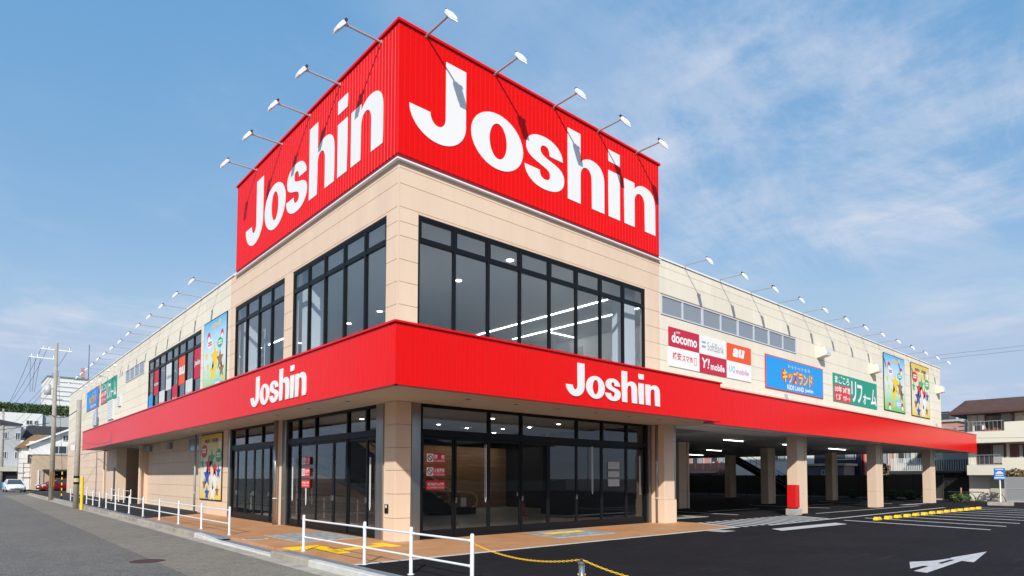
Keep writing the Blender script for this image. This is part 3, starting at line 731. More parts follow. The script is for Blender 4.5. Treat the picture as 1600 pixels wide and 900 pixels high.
# ground-floor entrances
def entrance(u0, u1, mull_lo, mull_up, rz, doors, zt=2.85, off=0.08, nm='entrance'):
    t = 0.07
    f = MB(); f.box(u0, u0 + t, off, off + 0.14, 0.0, 3.62); f.box(u1 - t, u1, off, off + 0.14, 0.0, 3.62)
    f.box(u0 + t, u1 - t, off, off + 0.14, 3.54, 3.62); f.box(u0 + t, u1 - t, off - 0.01, off + 0.14, zt - 0.09, zt + 0.09)
    f.box(u0 + t, u1 - t, off, off + 0.14, 0.0, 0.05)
    o = f.build(nm, 'black', store, rz=rz)
    for c_ in mull_up: box('mullion', 'black', (c_ - 0.035, c_ + 0.035, off + .004, off + 0.12, zt + 0.09, 3.54), o)
    us = [u0 + t] + sorted(mull_up) + [u1 - t]
    for a, b_ in zip(us, us[1:]): box('pane', 'glass', (a + 0.03, b_ - 0.03, off + 0.06, off + 0.068, zt + 0.09, 3.54), o)
    us = [u0 + t] + sorted(mull_lo) + [u1 - t]
    for i, (a, b_) in enumerate(zip(us, us[1:])):
        st = 0.055; a2, b2 = a + 0.006, b_ - 0.006; oo = off + (0.03 if i in doors else 0.055)
        d = MB(); d.box(a2, a2 + st, oo, oo + 0.05, 0.052, zt - 0.092); d.box(b2 - st, b2, oo, oo + 0.05, 0.052, zt - 0.092)
        d.box(a2 + st, b2 - st, oo, oo + 0.05, zt - 0.17, zt - 0.092); d.box(a2 + st, b2 - st, oo, oo + 0.05, 0.052, 0.24)
        d.build('door_leaf' if i in doors else 'fixed_leaf', 'black', o)
        box('pane', 'glass', (a2 + st, b2 - st, oo + 0.02, oo + 0.028, 0.24, zt - 0.17), o)
        if i in doors:
            hx = b2 - st / 2 if i % 2 == 0 else a2 + st / 2
            box('door_handle', 'steel', (hx - 0.012, hx + 0.012, oo - 0.045, oo - 0.001, 0.95, 1.10), o)
    return o
ent_r = entrance(0.80, 10.68, [rx(v) for v in (10.30, 11.53, 12.79, 13.94, 15.27, 16.55, 17.89)], [rx(v) for v in (11.53, 12.79, 15.27, 16.55, 17.89)], 0.0, (1, 3, 4))
ent_a = entrance(ly(21.18), ly(15.05), [ly(v) for v in (20.29, 19.0, 17.73, 16.82, 15.69)], [ly(v) for v in (20.29, 19.0, 16.82, 15.69)], LRZ, (0, 2, 3, 5))
ent_b = entrance(ly(27.1), ly(22.15), [ly(v) for v in (26.43, 25.47, 24.51, 23.66, 22.87)], [ly(v) for v in (25.47, 23.66)], LRZ, (0, 1, 2, 3, 4))
def cord(parent, u, z0, z1, off=0.06):
    t = MB(); t.tube([(u, off, z1), (u + 0.004, off, z0 + 0.12), (u + 0.03, off, z0), (u + 0.055, off, z0 + 0.12), (u + 0.05, off, z1)], 0.0075, 5); t.build('hanging_cord', 'lamp', parent)
for u_, za, zb in ((rx(11.33), 0.95, 2.6), (rx(15.95), 1.10, 2.7), (rx(18.55), 1.05, 2.45)): cord(ent_r, u_, za, zb)
for u_, za, zb in ((ly(20.7), 0.85, 2.3), (ly(19.6), 0.75, 1.3), (ly(15.4), 0.75, 2.2)): cord(ent_a, u_, za, zb)
# mullion posts between the two side entrances, downpipe
box('steel_jamb', 'steel', (ly(21.55), ly(21.2), 0.02, 0.22, 0.0, 3.62), store, rz=LRZ, bevel=0.006)
box('pier', 'beige', (ly(21.95), ly(21.56), 0.03, 0.22, 0.0, 3.62), store, rz=LRZ)
box('steel_jamb', 'steel', (ly(27.34), ly(27.12), 0.02, 0.22, 0.0, 3.62), store, rz=LRZ, bevel=0.006)
box('steel_jamb', 'steel', (ly(22.14), ly(21.96), 0.02, 0.22, 0.0, 3.62), store, rz=LRZ, bevel=0.006)
def downpipe(X, Y, r=0.06, m='steel'):
    o = MB().cyl((X - X0, Y - Y0, 0.0), (X - X0, Y - Y0, 3.62), r, n=14); o.smooth = True; o = o.build('downpipe', m, store)
    for z in (0.9, 2.2): MB().cyl((X - X0, Y - Y0, z), (X - X0, Y - Y0, z + 0.03), r + 0.012, n=14).build('pipe_clip', 'alu', o)
downpipe(8.24, 21.75, 0.075); downpipe(8.26, 31.73, 0.045, 'galv')
# right-hand jamb, pier and pillar of the main entrance
box('steel_jamb', 'steel', (10.70, 10.84, 0.0, 0.2, 0.0, 3.62), store, bevel=0.005)
box('pier', 'beige', (10.845, 11.35, 0.10, 0.3, 0.0, 3.62), store)
downpipe(19.32, 13.80, 0.06)
core = MB(); core.box(10.98, 11.62, -0.47, 0.09, 0.86, 3.62); cp = core.build('pillar', 'beige', store, bevel=0.008)
box('plinth', 'beige', (10.95, 11.70, -0.50, 0.09, 0.0, 0.855), cp, bevel=0.01)
box('corner_guard', 'steel', (11.622, 11.70, -0.475, -0.1, 0.86, 3.62), cp)
# parking pillars
def pillar(Xl, Yf, depth=0.5, w=0.72):
    b = MB(); x, y_ = Xl - X0, Yf - Y0
    o = MB(); 
    for a, c_ in ((0.0, 0.92), (0.926, 3.62)): o.box(x, x + w, y_, y_ + depth, a, c_)
    o = o.build('parking_pillar', 'beige', store, bevel=0.008)
    box('pipe_casing', 'beige', (x + w + 0.07, x + w + 0.24, y_ - 0.02, y_ + 0.16, 0.0, 3.62), o, bevel=0.01)
    box('casing_web', 'joint', (x + w, x + w + 0.07, y_ + 0.05, y_ + 0.3, 0.0, 3.62), o)
    return o
for X in (29.25, 39.3, 49.4): pillar(X, 13.05)
for X in (29.25, 39.3, 49.4): pillar(X, 19.45)
for X in (39.3, 49.4): pillar(X, 27.8)
# ground-floor shop block behind the glass
shop = MB(); shop.box(11.72, 11.90, 0.10, 6.3, 0.0, 3.69); shop.box(11.72, 15.8, 6.301, 6.45, 0.0, 3.69); shop.box(15.801, 15.95, 6.301, 31.0, 0.0, 3.69)
shop.build('shop_side_wall', 'beige', store)
box('shop_floor', 'infloor', (0.25, 15.8, 0.66, 30.9, -0.02, 0.012), store)
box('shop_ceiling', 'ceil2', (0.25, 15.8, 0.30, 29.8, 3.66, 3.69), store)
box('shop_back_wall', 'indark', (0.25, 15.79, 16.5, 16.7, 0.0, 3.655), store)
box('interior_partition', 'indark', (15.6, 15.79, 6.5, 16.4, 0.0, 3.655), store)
ww = box('timber_wall', 'wood', (2.5, 15.0, 13.06, 13.2, 0.013, 3.30), store)
for i in range(16): box('timber_board', 'wood', (2.5 + (i % 2) * 0.004, 15.0, 13.0, 13.058, 0.02 + 0.2 * i, 0.02 + 0.2 * i + 0.188), ww)
box('dark_lining', 'indark', (11.55, 11.715, 0.30, 6.1, 0.013, 3.655), store); box('dark_lining', 'indark', (11.55, 15.59, 6.47, 6.6, 0.013, 3.655), store)  # near-black sheets over the beige wall, painting the shop's shaded side
for i in range(5): lit_w = MB().cyl((4.0 + 2.4 * i, 12.0, 3.64), (4.0 + 2.4 * i, 12.0, 3.656), 0.10, n=16).build('wall_washer', 'wash', store)  # glowing discs added to brighten the timber wall
for x_, y_ in ((7.0, 6.2), (9.6, 7.6), (8.6, 4.2)): MB().cyl((x_, y_, 3.64), (x_, y_, 3.656), 0.06, n=16).build('shop_spot', 'wash', store)  # extra glowing discs, added to lift the escalators out of the dark
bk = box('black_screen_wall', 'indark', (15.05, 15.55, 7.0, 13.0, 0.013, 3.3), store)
# upper floor room
box('upper_ceiling', 'inceil', (0.26, 16.0, 0.26, 31.0, 8.95, 9.05), store)
uf = MB(); uf.box(15.8, 16.0, 0.3, 31.0, 4.56, 8.94); uf.box(0.3, 15.79, 30.8, 31.0, 4.56, 8.94); uf.build('upper_partition', 'inwhite', store)
box('upper_floor', 'upfloor', (0.3, 15.79, 0.3, 30.79, 4.552, 4.57), store)
for x_, y_ in ((9.9, 0.45), (0.45, 6.5), (0.45, 12.9)):
    box('upper_column', 'inwhite', (x_, x_ + 0.6, y_, y_ + 0.6, 4.58, 8.94), store)
for yy in (7.3, 8.9, 10.6, 12.4):
    box('tall_display', 'inwhite', (12.6, 15.6, yy, yy + 1.2, 4.58, 6.9 + 0.2 * (yy % 2)), store)
for i in range(3): box('shelf_divider', 'inwhite', (10.8 + 0.9 * i, 10.87 + 0.9 * i, 5.0, 9.0, 4.58, 7.6), store)
for i in range(6): box('back_shelf', 'indark', (2.0 + 2.0 * i, 3.6 + 2.0 * i, 20.0, 20.5, 4.58, 6.4), store)
fz = box('dark_bulkhead', pm('slate_wall', (0.10, 0.115, 0.135), 0.6), (8.5, 15.7, 17.5, 17.7, 7.2, 8.94), store)
def lit(name, mb, m='tube'): mb.build(name, m, store)
for X, ya, yb in ((19.65, 16.4, 26.0), (21.65, 16.2, 24.5)):
    lit('ceiling_line_light', MB().box(X - X0 - 0.028, X - X0 + 0.028, ya - Y0, yb - Y0, 8.92, 8.945), 'line')
lit('ceiling_line_light', MB().box(21.9 - X0, 23.9 - X0, 8.07, 8.12, 8.92, 8.945), 'line')
for i in range(7):
    lit('ceiling_downlight', MB().cyl((5.3, 1.64 + 2.9 * i, 8.93), (5.3, 1.64 + 2.9 * i, 8.948), 0.11, n=20), 'down')
for i in range(6):
    for j in range(3): MB().cyl((1.6 + 2.2 * j, 0.9 + 2.6 * i, 8.935), (1.6 + 2.2 * j, 0.9 + 2.6 * i, 8.948), 0.14, n=18).build('ceiling_speaker', 'ceil', store)
for i in range(3):
    for j in range(2): lit('shop_downlight', MB().cyl((2.0 + 3.2 * i, 2.4 + 3.2 * j, 3.64), (2.0 + 3.2 * i, 2.4 + 3.2 * j, 3.656), 0.07, n=16), 'down')
for i in range(3): lit('side_window_light', MB().box(4.2, 4.26, 18.5 + 3.2 * i, 20.6 + 3.2 * i, 8.92, 8.945), 'line')
# wire rack seen through the second side window
rk = MB()
for i in range(7): rk.cyl((0.9, 11.9 + 0.55 * i, 4.58), (0.9, 11.9 + 0.55 * i, 7.75), 0.015, n=6)
for i in range(9): rk.cyl((0.9, 11.9, 4.9 + 0.35 * i), (0.9, 15.2, 4.9 + 0.35 * i), 0.012, n=6)
tag(rk.build('wire_rack', 'lamp', None, (X0, Y0, 0)), 'white wire grid rack standing behind the second upper side window', 'rack')
# tubes under the parking ceiling
for i, (xa, xb, ya) in enumerate(((29.6, 31.6, 17.0), (36.2, 38.2, 17.0), (43.2, 46.0, 17.2), (50.0, 52.0, 17.2), (29.6, 31.6, 24.0), (39.5, 41.5, 24.0), (46.0, 48.5, 29.8), (40.5, 43.0, 30.5))):
    t = thing('tube_light', f"{ORD[i]} lit fluorescent tube under the parking ceiling, counted from the entrance side", 'ceiling light', (xa, ya, 3.62), group='parking ceiling tubes')
    box('fitting', 'lamp', (0, xb - xa, -0.06, 0.06, 0.03, 0.08), t); box('tube', 'tube', (0.03, xb - xa - 0.03, -0.025, 0.025, 0.0, 0.029), t)
for i, yy in enumerate((44.5, 46.6)):
    t = thing('tube_light', ('lit tube at the front of the bicycle recess ceiling', 'lit tube deeper inside the bicycle recess ceiling')[i], 'ceiling light', (9.2 + 1.6 * i, yy, 3.62))
    box('fitting', 'lamp', (-0.06, 0.06, 0, 3.6, 0.03, 0.08), t); box('tube', 'tube', (-0.035, 0.035, 0.03, 3.57, -0.02, 0.029), t)

# ------------------------------------------------------------------ rooftop corner sign
sg = thing('rooftop_sign', 'huge red ribbed box sign with white lettering on the building corner', 'sign', (X0, Y0, 0))
SB, ST = 10.065, 13.58
body = MB(); body.box(-0.06, 11.27, -0.06, 12.5, SB + 0.01, ST - 0.02); body.build('sign_box', 'reddark', sg)
box('base_band', 'reddark', (-0.085, 11.29, -0.085, -0.061, 9.957, SB + 0.02), sg); box('base_band', 'reddark', (-0.085, -0.061, -0.0605, 12.5, 9.957, SB + 0.02), sg)
f = ribbed(-0.10, 11.31, SB, ST, 0.17, 0.03, 0.014)
for i, v in enumerate(f.v): f.v[i] = (v[0], v[1] - 0.10, v[2])
f.build('ribbed_face', 'red', sg)
f = ribbed(-12.55, 0.10, SB, ST, 0.17, 0.03, 0.014)
for i, v in enumerate(f.v): f.v[i] = (v[0], v[1] - 0.10, v[2])
f.build('ribbed_face', 'red', sg, rz=LRZ)
box('side_face', 'red', (11.28, 11.31, -0.08, 12.5, SB, ST), sg); box('side_face', 'red', (-0.08, 11.31, 12.51, 12.54, SB, ST), sg)
c_ = MB(); c_.box(-0.15, 11.36, -0.15, 0.10, ST + .001, ST + 0.075); c_.build('top_cap', 'red', sg)
c_ = MB(); c_.box(-0.15, 0.10, 0.101, 12.6, ST + .001, ST + 0.075); c_.build('top_cap', 'red', sg)
box('shadow_gap', 'reddark', (-0.11, 11.32, -0.112, -0.0865, ST - 0.035, ST), sg)  # dark red strips below the cap, its shade put into their colour
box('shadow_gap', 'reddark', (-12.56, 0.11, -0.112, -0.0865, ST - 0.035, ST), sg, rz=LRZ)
def logo_on(parent, u, z, w, h, n, rz=0.0):
    for me in logo_meshes(w, h, 'white'):
        for v in me.vertices: v.co = Vector((v.co.x + u, v.co.y - n, v.co.z + z))
        link('letter', me, parent, (0, 0, 0), rz)
logo_on(sg, 8.58 - X0, 10.74, 10.82, 2.41, 0.10)
logo_on(sg, ly(25.36), 10.60, 10.74, 2.39, 0.10, LRZ)
def canopy_logo(label, loc, rz):
    t = thing('canopy_lettering', label, 'sign', loc, rz)
    for me in logo_meshes(4.10, 0.90, 'white', 0.02): link('letter', me, t)
canopy_logo('white store name lettering on the front canopy facing the parking lot', (11.76, 11.215, 3.80), 0.0)
canopy_logo('white store name lettering on the side canopy facing the street', (6.675, 19.72, 3.77), LRZ)

# ------------------------------------------------------------------ wall signs
def panel_sign(name, label, cat, X, z, w, h, side='R', m='white', t=0.04, edge=None):
    if side == 'R': o = thing(name, label, cat, (X, Y0, z))
    else: o = thing(name, label, cat, (X0, X, z), LRZ)
    if edge:
        box('border', edge, (0, w, -t, -0.002, 0, h), o)
        box('face', m, (0.05, w - 0.05, -t - 0.006, -t - .0005, 0.05, h - 0.05), o)
    else: box('face', m, (0, w, -t, -0.002, 0, h), o)
    return o, t + (0.006 if edge else 0.0)
def carrier_sign():
    o = thing('carrier_sign', 'six-cell red, white and orange mobile phone carrier sign', 'sign', (20.32, Y0, 5.97))
    w, h = 6.36, 1.53; cw, ch = w / 3, h / 2
    for i, (mm) in enumerate((CR, 'white', OR, 'white', CR, 'white')):
        c0, r0 = i % 3, 1 - i // 3
        box('cell', mm, (cw * c0 + .004, cw * (c0 + 1) - .004, -0.04, -0.002, ch * r0 + .004, ch * (r0 + 1) - .004), o)
    T = 0.041
    text('lettering', 'docomo', 'white', o, 0.17, ch + 0.17, 1.78, 0.42, T, 0.035); text('lettering', 'NTT', 'white', o, 0.50, ch + 0.56, 0.26, 0.08, T, 0.02)
    for k in (0.28, 0.46): box('bar', GREY, (cw + 0.18, cw + 0.48, -T - .004, -T, ch + k, ch + k + 0.08), o)
    text('lettering', 'SoftBank', GREY, o, cw + 0.60, ch + 0.20, 1.30, 0.36, T)
    text('lettering', 'au', 'white', o, 2 * cw + 0.50, ch + 0.20, 1.05, 0.40, T, 0.06, shear=0.2)
    text('lettering', '格安', 'redflat', o, 0.24, 0.28, 0.58, 0.30, T, 0.02); text('lettering', 'スマホ', 'redflat', o, 0.88, 0.27, 0.76, 0.26, T, 0.02)
    fr = MB(); fr.box(1.72, 1.74, -T - .004, -T, 0.22, 0.52); fr.box(1.90, 1.92, -T - .004, -T, 0.22, 0.52); fr.box(1.74, 1.90, -T - .004, -T, 0.22, 0.24); fr.box(1.74, 1.90, -T - .004, -T, 0.50, 0.52)
    fr.build('phone_outline', 'redflat', o)
    text('lettering', 'Y!', 'white', o, cw + 0.16, 0.20, 0.60, 0.42, T, 0.02, shear=0.15); text('lettering', 'mobile', 'white', o, cw + 0.84, 0.18, 1.10, 0.30, T, 0.03)
    text('lettering', 'UQ', LB, o, 2 * cw + 0.20, 0.25, 0.50, 0.30, T, 0.01); text('lettering', 'mobile', PK, o, 2 * cw + 0.78, 0.25, 1.10, 0.24, T)
carrier_sign()
GRN = pm('green_print', (0.005, 0.30, 0.20)); 
def kids_sign(X, z, w, h, side, label):
    o, T = panel_sign('toy_floor_sign', label, 'sign', X, z, w, h, side, BL, edge='redflat')
    text('lettering', 'お・も・ち・ゃ・の・宝・島', pm('pale_yellow_print', (0.85, 0.75, 0.45)), o, w * .36, h * .74, w * .38, h * .12, T, 0.01)
    text('lettering_outline', 'キッズランド', 'redflat', o, w * .245, h * .235, w * .56, h * .49, T, 0.085)
    text('lettering', 'キッズランド', YE, o, w * .265, h * .27, w * .525, h * .43, T + .004, 0.035)
    text('lettering', 'KIDS LAND', 'white', o, w * .34, h * .08, w * .29, h * .15, T, 0.03); text('lettering', 'Joshin', 'white', o, w * .65, h * .08, w * .15, h * .14, T, 0.03)
kids_sign(28.03, 5.88, 6.37, 1.60, 'R', 'blue toy floor sign with yellow Japanese lettering on the right wall')
kids_sign(66.6, 7.36, 6.5, 1.72, 'L', 'blue toy floor sign with yellow lettering on the far street-side wall')
def reform_sign(X, z, w, h, side, label):
    o, T = panel_sign('renovation_sign', label, 'sign', X, z, w, h, side, GRN)
    text('lettering', 'まごころ', 'white', o, w * .03, h * .66, w * .31, h * .28, T, 0.03)
    box('red_block', 'redflat', (w * .015, w * .365, -T - .004, -T, h * .03, h * .60), o)
    text('lettering', '10年', 'white', o, w * .03, h * .34, w * .145, h * .23, T + .004, 0.03); text('lettering', '24時間', 'white', o, w * .195, h * .34, w * .155, h * .23, T + .004, 0.03)
    text('lettering', '保証', 'white', o, w * .045, h * .07, w * .12, h * .22, T + .004, 0.03); text('lettering', 'サポート', 'white', o, w * .195, h * .07, w * .155, h * .20, T + .004, 0.03)
    for k, (g_, a, ww_, b_, hh) in enumerate((('リ', .385, .11, .10, .78), ('フ', .52, .12, .10, .70), ('ォ', .655, .075, .10, .40), ('ー', .735, .10, .32, .08), ('ム', .845, .14, .10, .66))):
        text('lettering', g_, 'white', o, w * a, h * b_, w * ww_, h * hh, T, 0.03)
reform_sign(35.74, 5.90, 6.53, 1.56, 'R', 'green home renovation sign with white Japanese lettering on the right wall')
reform_sign(59.1, 7.36, 6.55, 1.65, 'L', 'green home renovation sign on the far street-side wall')
def grad(name, stops):
    """printed vertical colour wash of a poster (object space, flat ink)"""
    m = bpy.data.materials.new(name); m.use_nodes = True; n, l = m.node_tree.nodes, m.node_tree.links
    tc = n.new('ShaderNodeTexCoord'); sp = n.new('ShaderNodeSeparateXYZ'); l.new(tc.outputs['Generated'], sp.inputs[0])
    r = n.new('ShaderNodeValToRGB'); l.new(sp.outputs[2], r.inputs[0]); e = r.color_ramp.elements
    while len(e) < len(stops): e.new(0.5)
    for q, (p, c) in zip(e, stops): q.position = p; q.color = (*c, 1)
    l.new(r.outputs[0], n['Principled BSDF'].inputs['Base Color']); n['Principled BSDF'].inputs['Roughness'].default_value = 0.45
    return m
G_SKY = grad('sky_meadow_print', [(0.0, (0.20, 0.55, 0.12)), (0.28, (0.50, 0.72, 0.50)), (0.5, (0.70, 0.80, 0.82)), (0.8, (0.40, 0.68, 0.86)), (1.0, (0.10, 0.45, 0.80))])
G_YEL = grad('yellow_cream_print', [(0.0, (0.82, 0.60, 0.10)), (0.25, (0.80, 0.74, 0.52)), (0.55, (0.78, 0.75, 0.62)), (0.85, (0.80, 0.60, 0.14)), (1.0, (0.82, 0.55, 0.03))])
RED2 = pm('badge_red', (0.65, 0.03, 0.03)); GR2 = pm('badge_green', (0.06, 0.42, 0.12)); BLU2 = pm('deep_blue_print', (0.03, 0.08, 0.45)); BRN = pm('brown_print', (0.33, 0.15, 0.04)); CYA = pm('cyan_print', (0.25, 0.60, 0.80))
def star(cx_, cz_, r, y_, n=5):
    b = MB(); b.quad(*[(cx_ + (r if i % 2 == 0 else r * .45) * math.sin(PI * i / n), y_, cz_ + (r if i % 2 == 0 else r * .45) * math.cos(PI * i / n)) for i in range(2 * n)]); return b
def poster(label, X, z, w, h, side, kind):
    o, T = panel_sign('tall_poster', label, 'poster', X, z, w, h, side, G_SKY if kind == 'sky' else G_YEL, edge='black')
    y_ = -T - 0.003
    if kind == 'sky':
        for (u, v, r, mm) in ((.24, .79, .07, 'redflat'), (.82, .76, .06, 'redflat'), (.24, .09, .06, 'redflat'), (.84, .12, .06, 'redflat')):
            disc_mb(w * u, h * v, w * r, w * r, y_).build('ball_print', mm, o)
            disc_mb(w * u + .02, h * v - w * .03, w * r * .75, w * r * .6, y_ - .002).build('ball_print', 'white', o)
        disc_mb(w * .50, h * .90, w * .17, h * .035, y_).build('title_print', pm('sand_print', (0.62, 0.50, 0.36)), o)
        for (u, v, a, b_, mm, tm) in ((.30, .70, .12, .065, 'white', RED2), (.74, .66, .11, .065, GR2, 'white'), (.66, .15, .13, .075, CYA, 'white')):
            disc_mb(w * u, h * v, w * a, h * b_, y_).build('badge', mm, o)
            for k in (-.35, .1): box('badge_text', tm, (w * (u - a * .65), w * (u + a * .65), y_ - .004, y_ - .001, h * (v + b_ * k), h * (v + b_ * (k + .28))), o)
        for (u, v, r, mm) in ((.72, .92, .06, YE), (.15, .56, .07, YE), (.52, .50, .20, YE), (.45, .33, .16, YE), (.75, .45, .15, BRN), (.82, .32, .12, BRN), (.45, .12, .06, YE), (.86, .22, .05, YE), (.22, .42, .06, YE)):
            star(w * u, h * v, w * r, y_).build('star_print', mm, o)
    else:
        for i, mm in enumerate((BLU2, RED2, GR2, YE, RED2, GR2, BLU2)): box('title_block', mm, (w * (.22 + .085 * i), w * (.30 + .085 * i), y_ - .004, y_, h * (.865 - .004 * (i % 2)), h * .915), o)
        box('subtitle_bar', 'white', (w * .40, w * .66, y_ - .004, y_, h * .825, h * .845), o)
        for (u, v, a, b_, mm) in ((.19, .74, .15, .10, RED2), (.86, .66, .14, .10, GR2)):
            disc_mb(w * u, h * v, w * a, h * b_, y_).build('badge', mm, o)
            for k in (-.25, .15): box('badge_text', 'white', (w * (u - a * .6), w * (u + a * .6), y_ - .004, y_ - .001, h * (v + b_ * k), h * (v + b_ * (k + .25))), o)
        for (u, v, r, mm) in ((.55, .62, .15, GR2), (.42, .52, .17, RED2), (.35, .36, .17, BLU2), (.22, .24, .10, BRN), (.36, .10, .12, BLU2), (.70, .46, .13, 'redflat'), (.86, .42, .11, BLU2), (.70, .30, .18, 'white'), (.62, .13, .15, 'white'), (.82, .14, .09, BRN), (.12, .55, .10, GR2), (.90, .82, .09, 'white')):
            star(w * u, h * v, w * r, y_).build('star_print', mm, o)
poster('tall blue and green poster on the upper right wall', 43.57, 5.98, 3.95, 3.68, 'R', 'sky')
poster('tall yellow poster at the far end of the upper right wall', 48.85, 5.98, 4.0, 3.72, 'R', 'yel')
poster('tall blue and green poster on the upper street-side wall', 31.0, 5.15, 3.3, 3.55, 'L', 'sky')
poster('tall yellow poster beside the street-side doors at ground level', 31.08, 0.62, 3.15, 2.95, 'L', 'yel')
# no-smoking notices on the glass
def notices(label, loc, rz):
    for k, (zz_, t1, t2, lab) in enumerate(((2.05, '禁　煙', 'NO SMOKING', 'top'), (1.68, '火気厳禁', 'NO OPEN FLAME', 'middle'), (1.31, '危険物品持込み厳禁', 'NO DANGEROUS GOODS', 'lowest'))):
        o = thing('glass_notice', f'{lab} red notice {label}', 'notice', (loc[0], loc[1], zz_), rz)
        box('plate', 'redflat', (0, 0.62, -0.006, 0, 0, 0.26), o)
        if k < 2:
            box('pictogram_field', 'white', (0.015, 0.225, -0.009, -0.0062, 0.02, 0.24), o)
            r = MB()
            for i in range(20):
                a, b_ = 2 * PI * i / 20, 2 * PI * (i + 1) / 20
                r.quad(*[(0.12 + q * math.cos(t), -0.0095, 0.13 + q * math.sin(t)) for t, q in ((a, .085), (b_, .085), (b_, .062), (a, .062))])
            r.quad((0.06, -0.0095, 0.175), (0.075, -0.0095, 0.19), (0.18, -0.0095, 0.085), (0.165, -0.0095, 0.07))
            r.build('prohibition_ring', 'black', o)
            text('lettering', t1, 'white', o, 0.25, 0.10, 0.34, 0.12, 0.0065, 0.02); text('lettering', t2, 'white', o, 0.25, 0.03, 0.34, 0.045, 0.0065, 0.01)
        else:
            text('lettering', t1, 'white', o, 0.04, 0.12, 0.54, 0.08, 0.0065, 0.02); text('lettering', t2, 'white', o, 0.04, 0.045, 0.54, 0.05, 0.0065, 0.01)
notices('on the front entrance glass beside the corner pillar', (9.37, Y0 + 0.14, 0), 0.0)
notices('on the street-side entrance glass', (X0 + 0.11, 20.03, 0), LRZ)
for k, zz_ in enumerate((1.96, 1.68, 1.36)):
    o = box('taped_paper', pm('grey_paper', (0.42, 0.43, 0.44)), (0, 0.62, -0.004, 0, 0, 0.25 if k != 1 else 0.2), None, (16.88, Y0 + 0.14, zz_))
    tag(o, ('top', 'middle', 'lowest')[k] + ' sheet of grey paper taped inside the front entrance doors', 'paper')

# ------------------------------------------------------------------ arm floodlights
def lamp_meshes(arm_r, s):
    arm = MB(); arm.tube([(0, 0.15, 0.0), (0, -1.02, -0.02)], arm_r, 8); arm.box(-arm_r * 1.5, arm_r * 1.5, 0.0, 0.06, -arm_r * 1.5, arm_r * 1.5)
    br = MB(); br.box(-0.05 * s, 0.05 * s, -1.07, -1.0, -0.05 * s, 0.05 * s)
    d, nv = Vector((-0.60, -0.80)), Vector((0.80, -0.60)); o_ = Vector((-1.07, 0.0))
    q = lambda a, t: tuple(o_ + d * (a * s) + nv * (t * s))
    P = [q(-0.03, -0.02), q(0.05, -0.06), q(0.30, -0.05), q(0.37, -0.01), q(0.37, 0.05), q(0.0, 0.06)]
    hd = MB(); hd.prism(P, 'x', -0.125 * s, 0.125 * s)
    ln = MB(); a, b = q(0.05, 0.064), q(0.34, 0.056)
    ln.quad((-0.105 * s, *a), (0.105 * s, *a), (0.105 * s, *b), (-0.105 * s, *b))
    vs = MB(); vs.prism([q(0.37, 0.0), q(0.44, 0.02), q(0.44, 0.032), q(0.37, 0.015)], 'x', -0.12 * s, 0.12 * s)
    kn = MB(); kn.cyl((-0.145 * s, o_.x, o_.y + 0.03), (0.145 * s, o_.x, o_.y + 0.03), 0.04 * s, n=10)
    out = []
    for nm, b, m in (('arm', arm, 'galv'), ('bracket', br, 'galv'), ('housing', hd, 'lamp'), ('lens', ln, 'lens'), ('visor', vs, 'lamp'), ('pivot', kn, 'dkgrey')):
        me = b.mesh(nm); me.materials.append(M[m]); out.append((nm, me, 0.02 if nm == 'housing' else 0))
    return out
BIG, SMALL = lamp_meshes(0.030, 0.98), lamp_meshes(0.020, 0.78)
def floodlight(meshes, loc, rz, label, group):
    o = thing('floodlight', label, 'floodlight', loc, rz, group)
    aim = random.uniform(-0.05, 0.05)
    for nm, me, bv in meshes:
        p_ = link(nm, me, o, bevel=bv)
        if nm in ('housing', 'lens', 'visor'): p_.rotation_euler[0] = aim * 0.4; p_.rotation_euler[2] = aim
for i, X in enumerate((9.09, 11.50, 13.97, 16.12, 18.26)):
    floodlight(BIG, (X, Y0 - 0.12, 13.58), 0.0, f'{ORD[i]} floodlight from the front corner over the front face of the red sign', 'floodlights on the front of the red sign')
for i, Y in enumerate((14.78, 17.24, 19.42, 21.78, 24.30)):
    floodlight(BIG, (X0 - 0.12, Y, 13.50), LRZ, f'{ORD[i]} floodlight from the front corner over the street face of the red sign', 'floodlights on the street side of the red sign')
for i in range(13):
    floodlight(SMALL, (21.42 + 2.66 * i, Y0 - 0.03, 10.12), 0.0, f'{ORD[i]} roof-edge floodlight from the red sign along the right wall', 'floodlights along the right roof edge')
for i in range(16):
    floodlight(SMALL, (X0 - 0.03, 28.91 + 2.67 * i, 10.12), LRZ, f'{ORD[i]} roof-edge floodlight from the red sign along the street-side wall', 'floodlights along the street-side roof edge')
for i, Y in enumerate((50.3, 53.0, 56.5, 60.6, 63.4, 66.2)):   # little lamps over the far street-side signs
    o = thing('sign_lamp', f'{ORD[i]} little lamp above the far street-side wall signs, from the near end', 'lamp', (X0, Y, 9.28), LRZ, 'little lamps over the far signs')
    MB().cyl((0, 0, 0), (0, -0.45, 0.05), 0.02, n=6).build('arm', 'alu', o); MB().box(-0.12, 0.12, -0.6, -0.4, -0.04, 0.10).build('head', 'lamp', o, bevel=0.02)

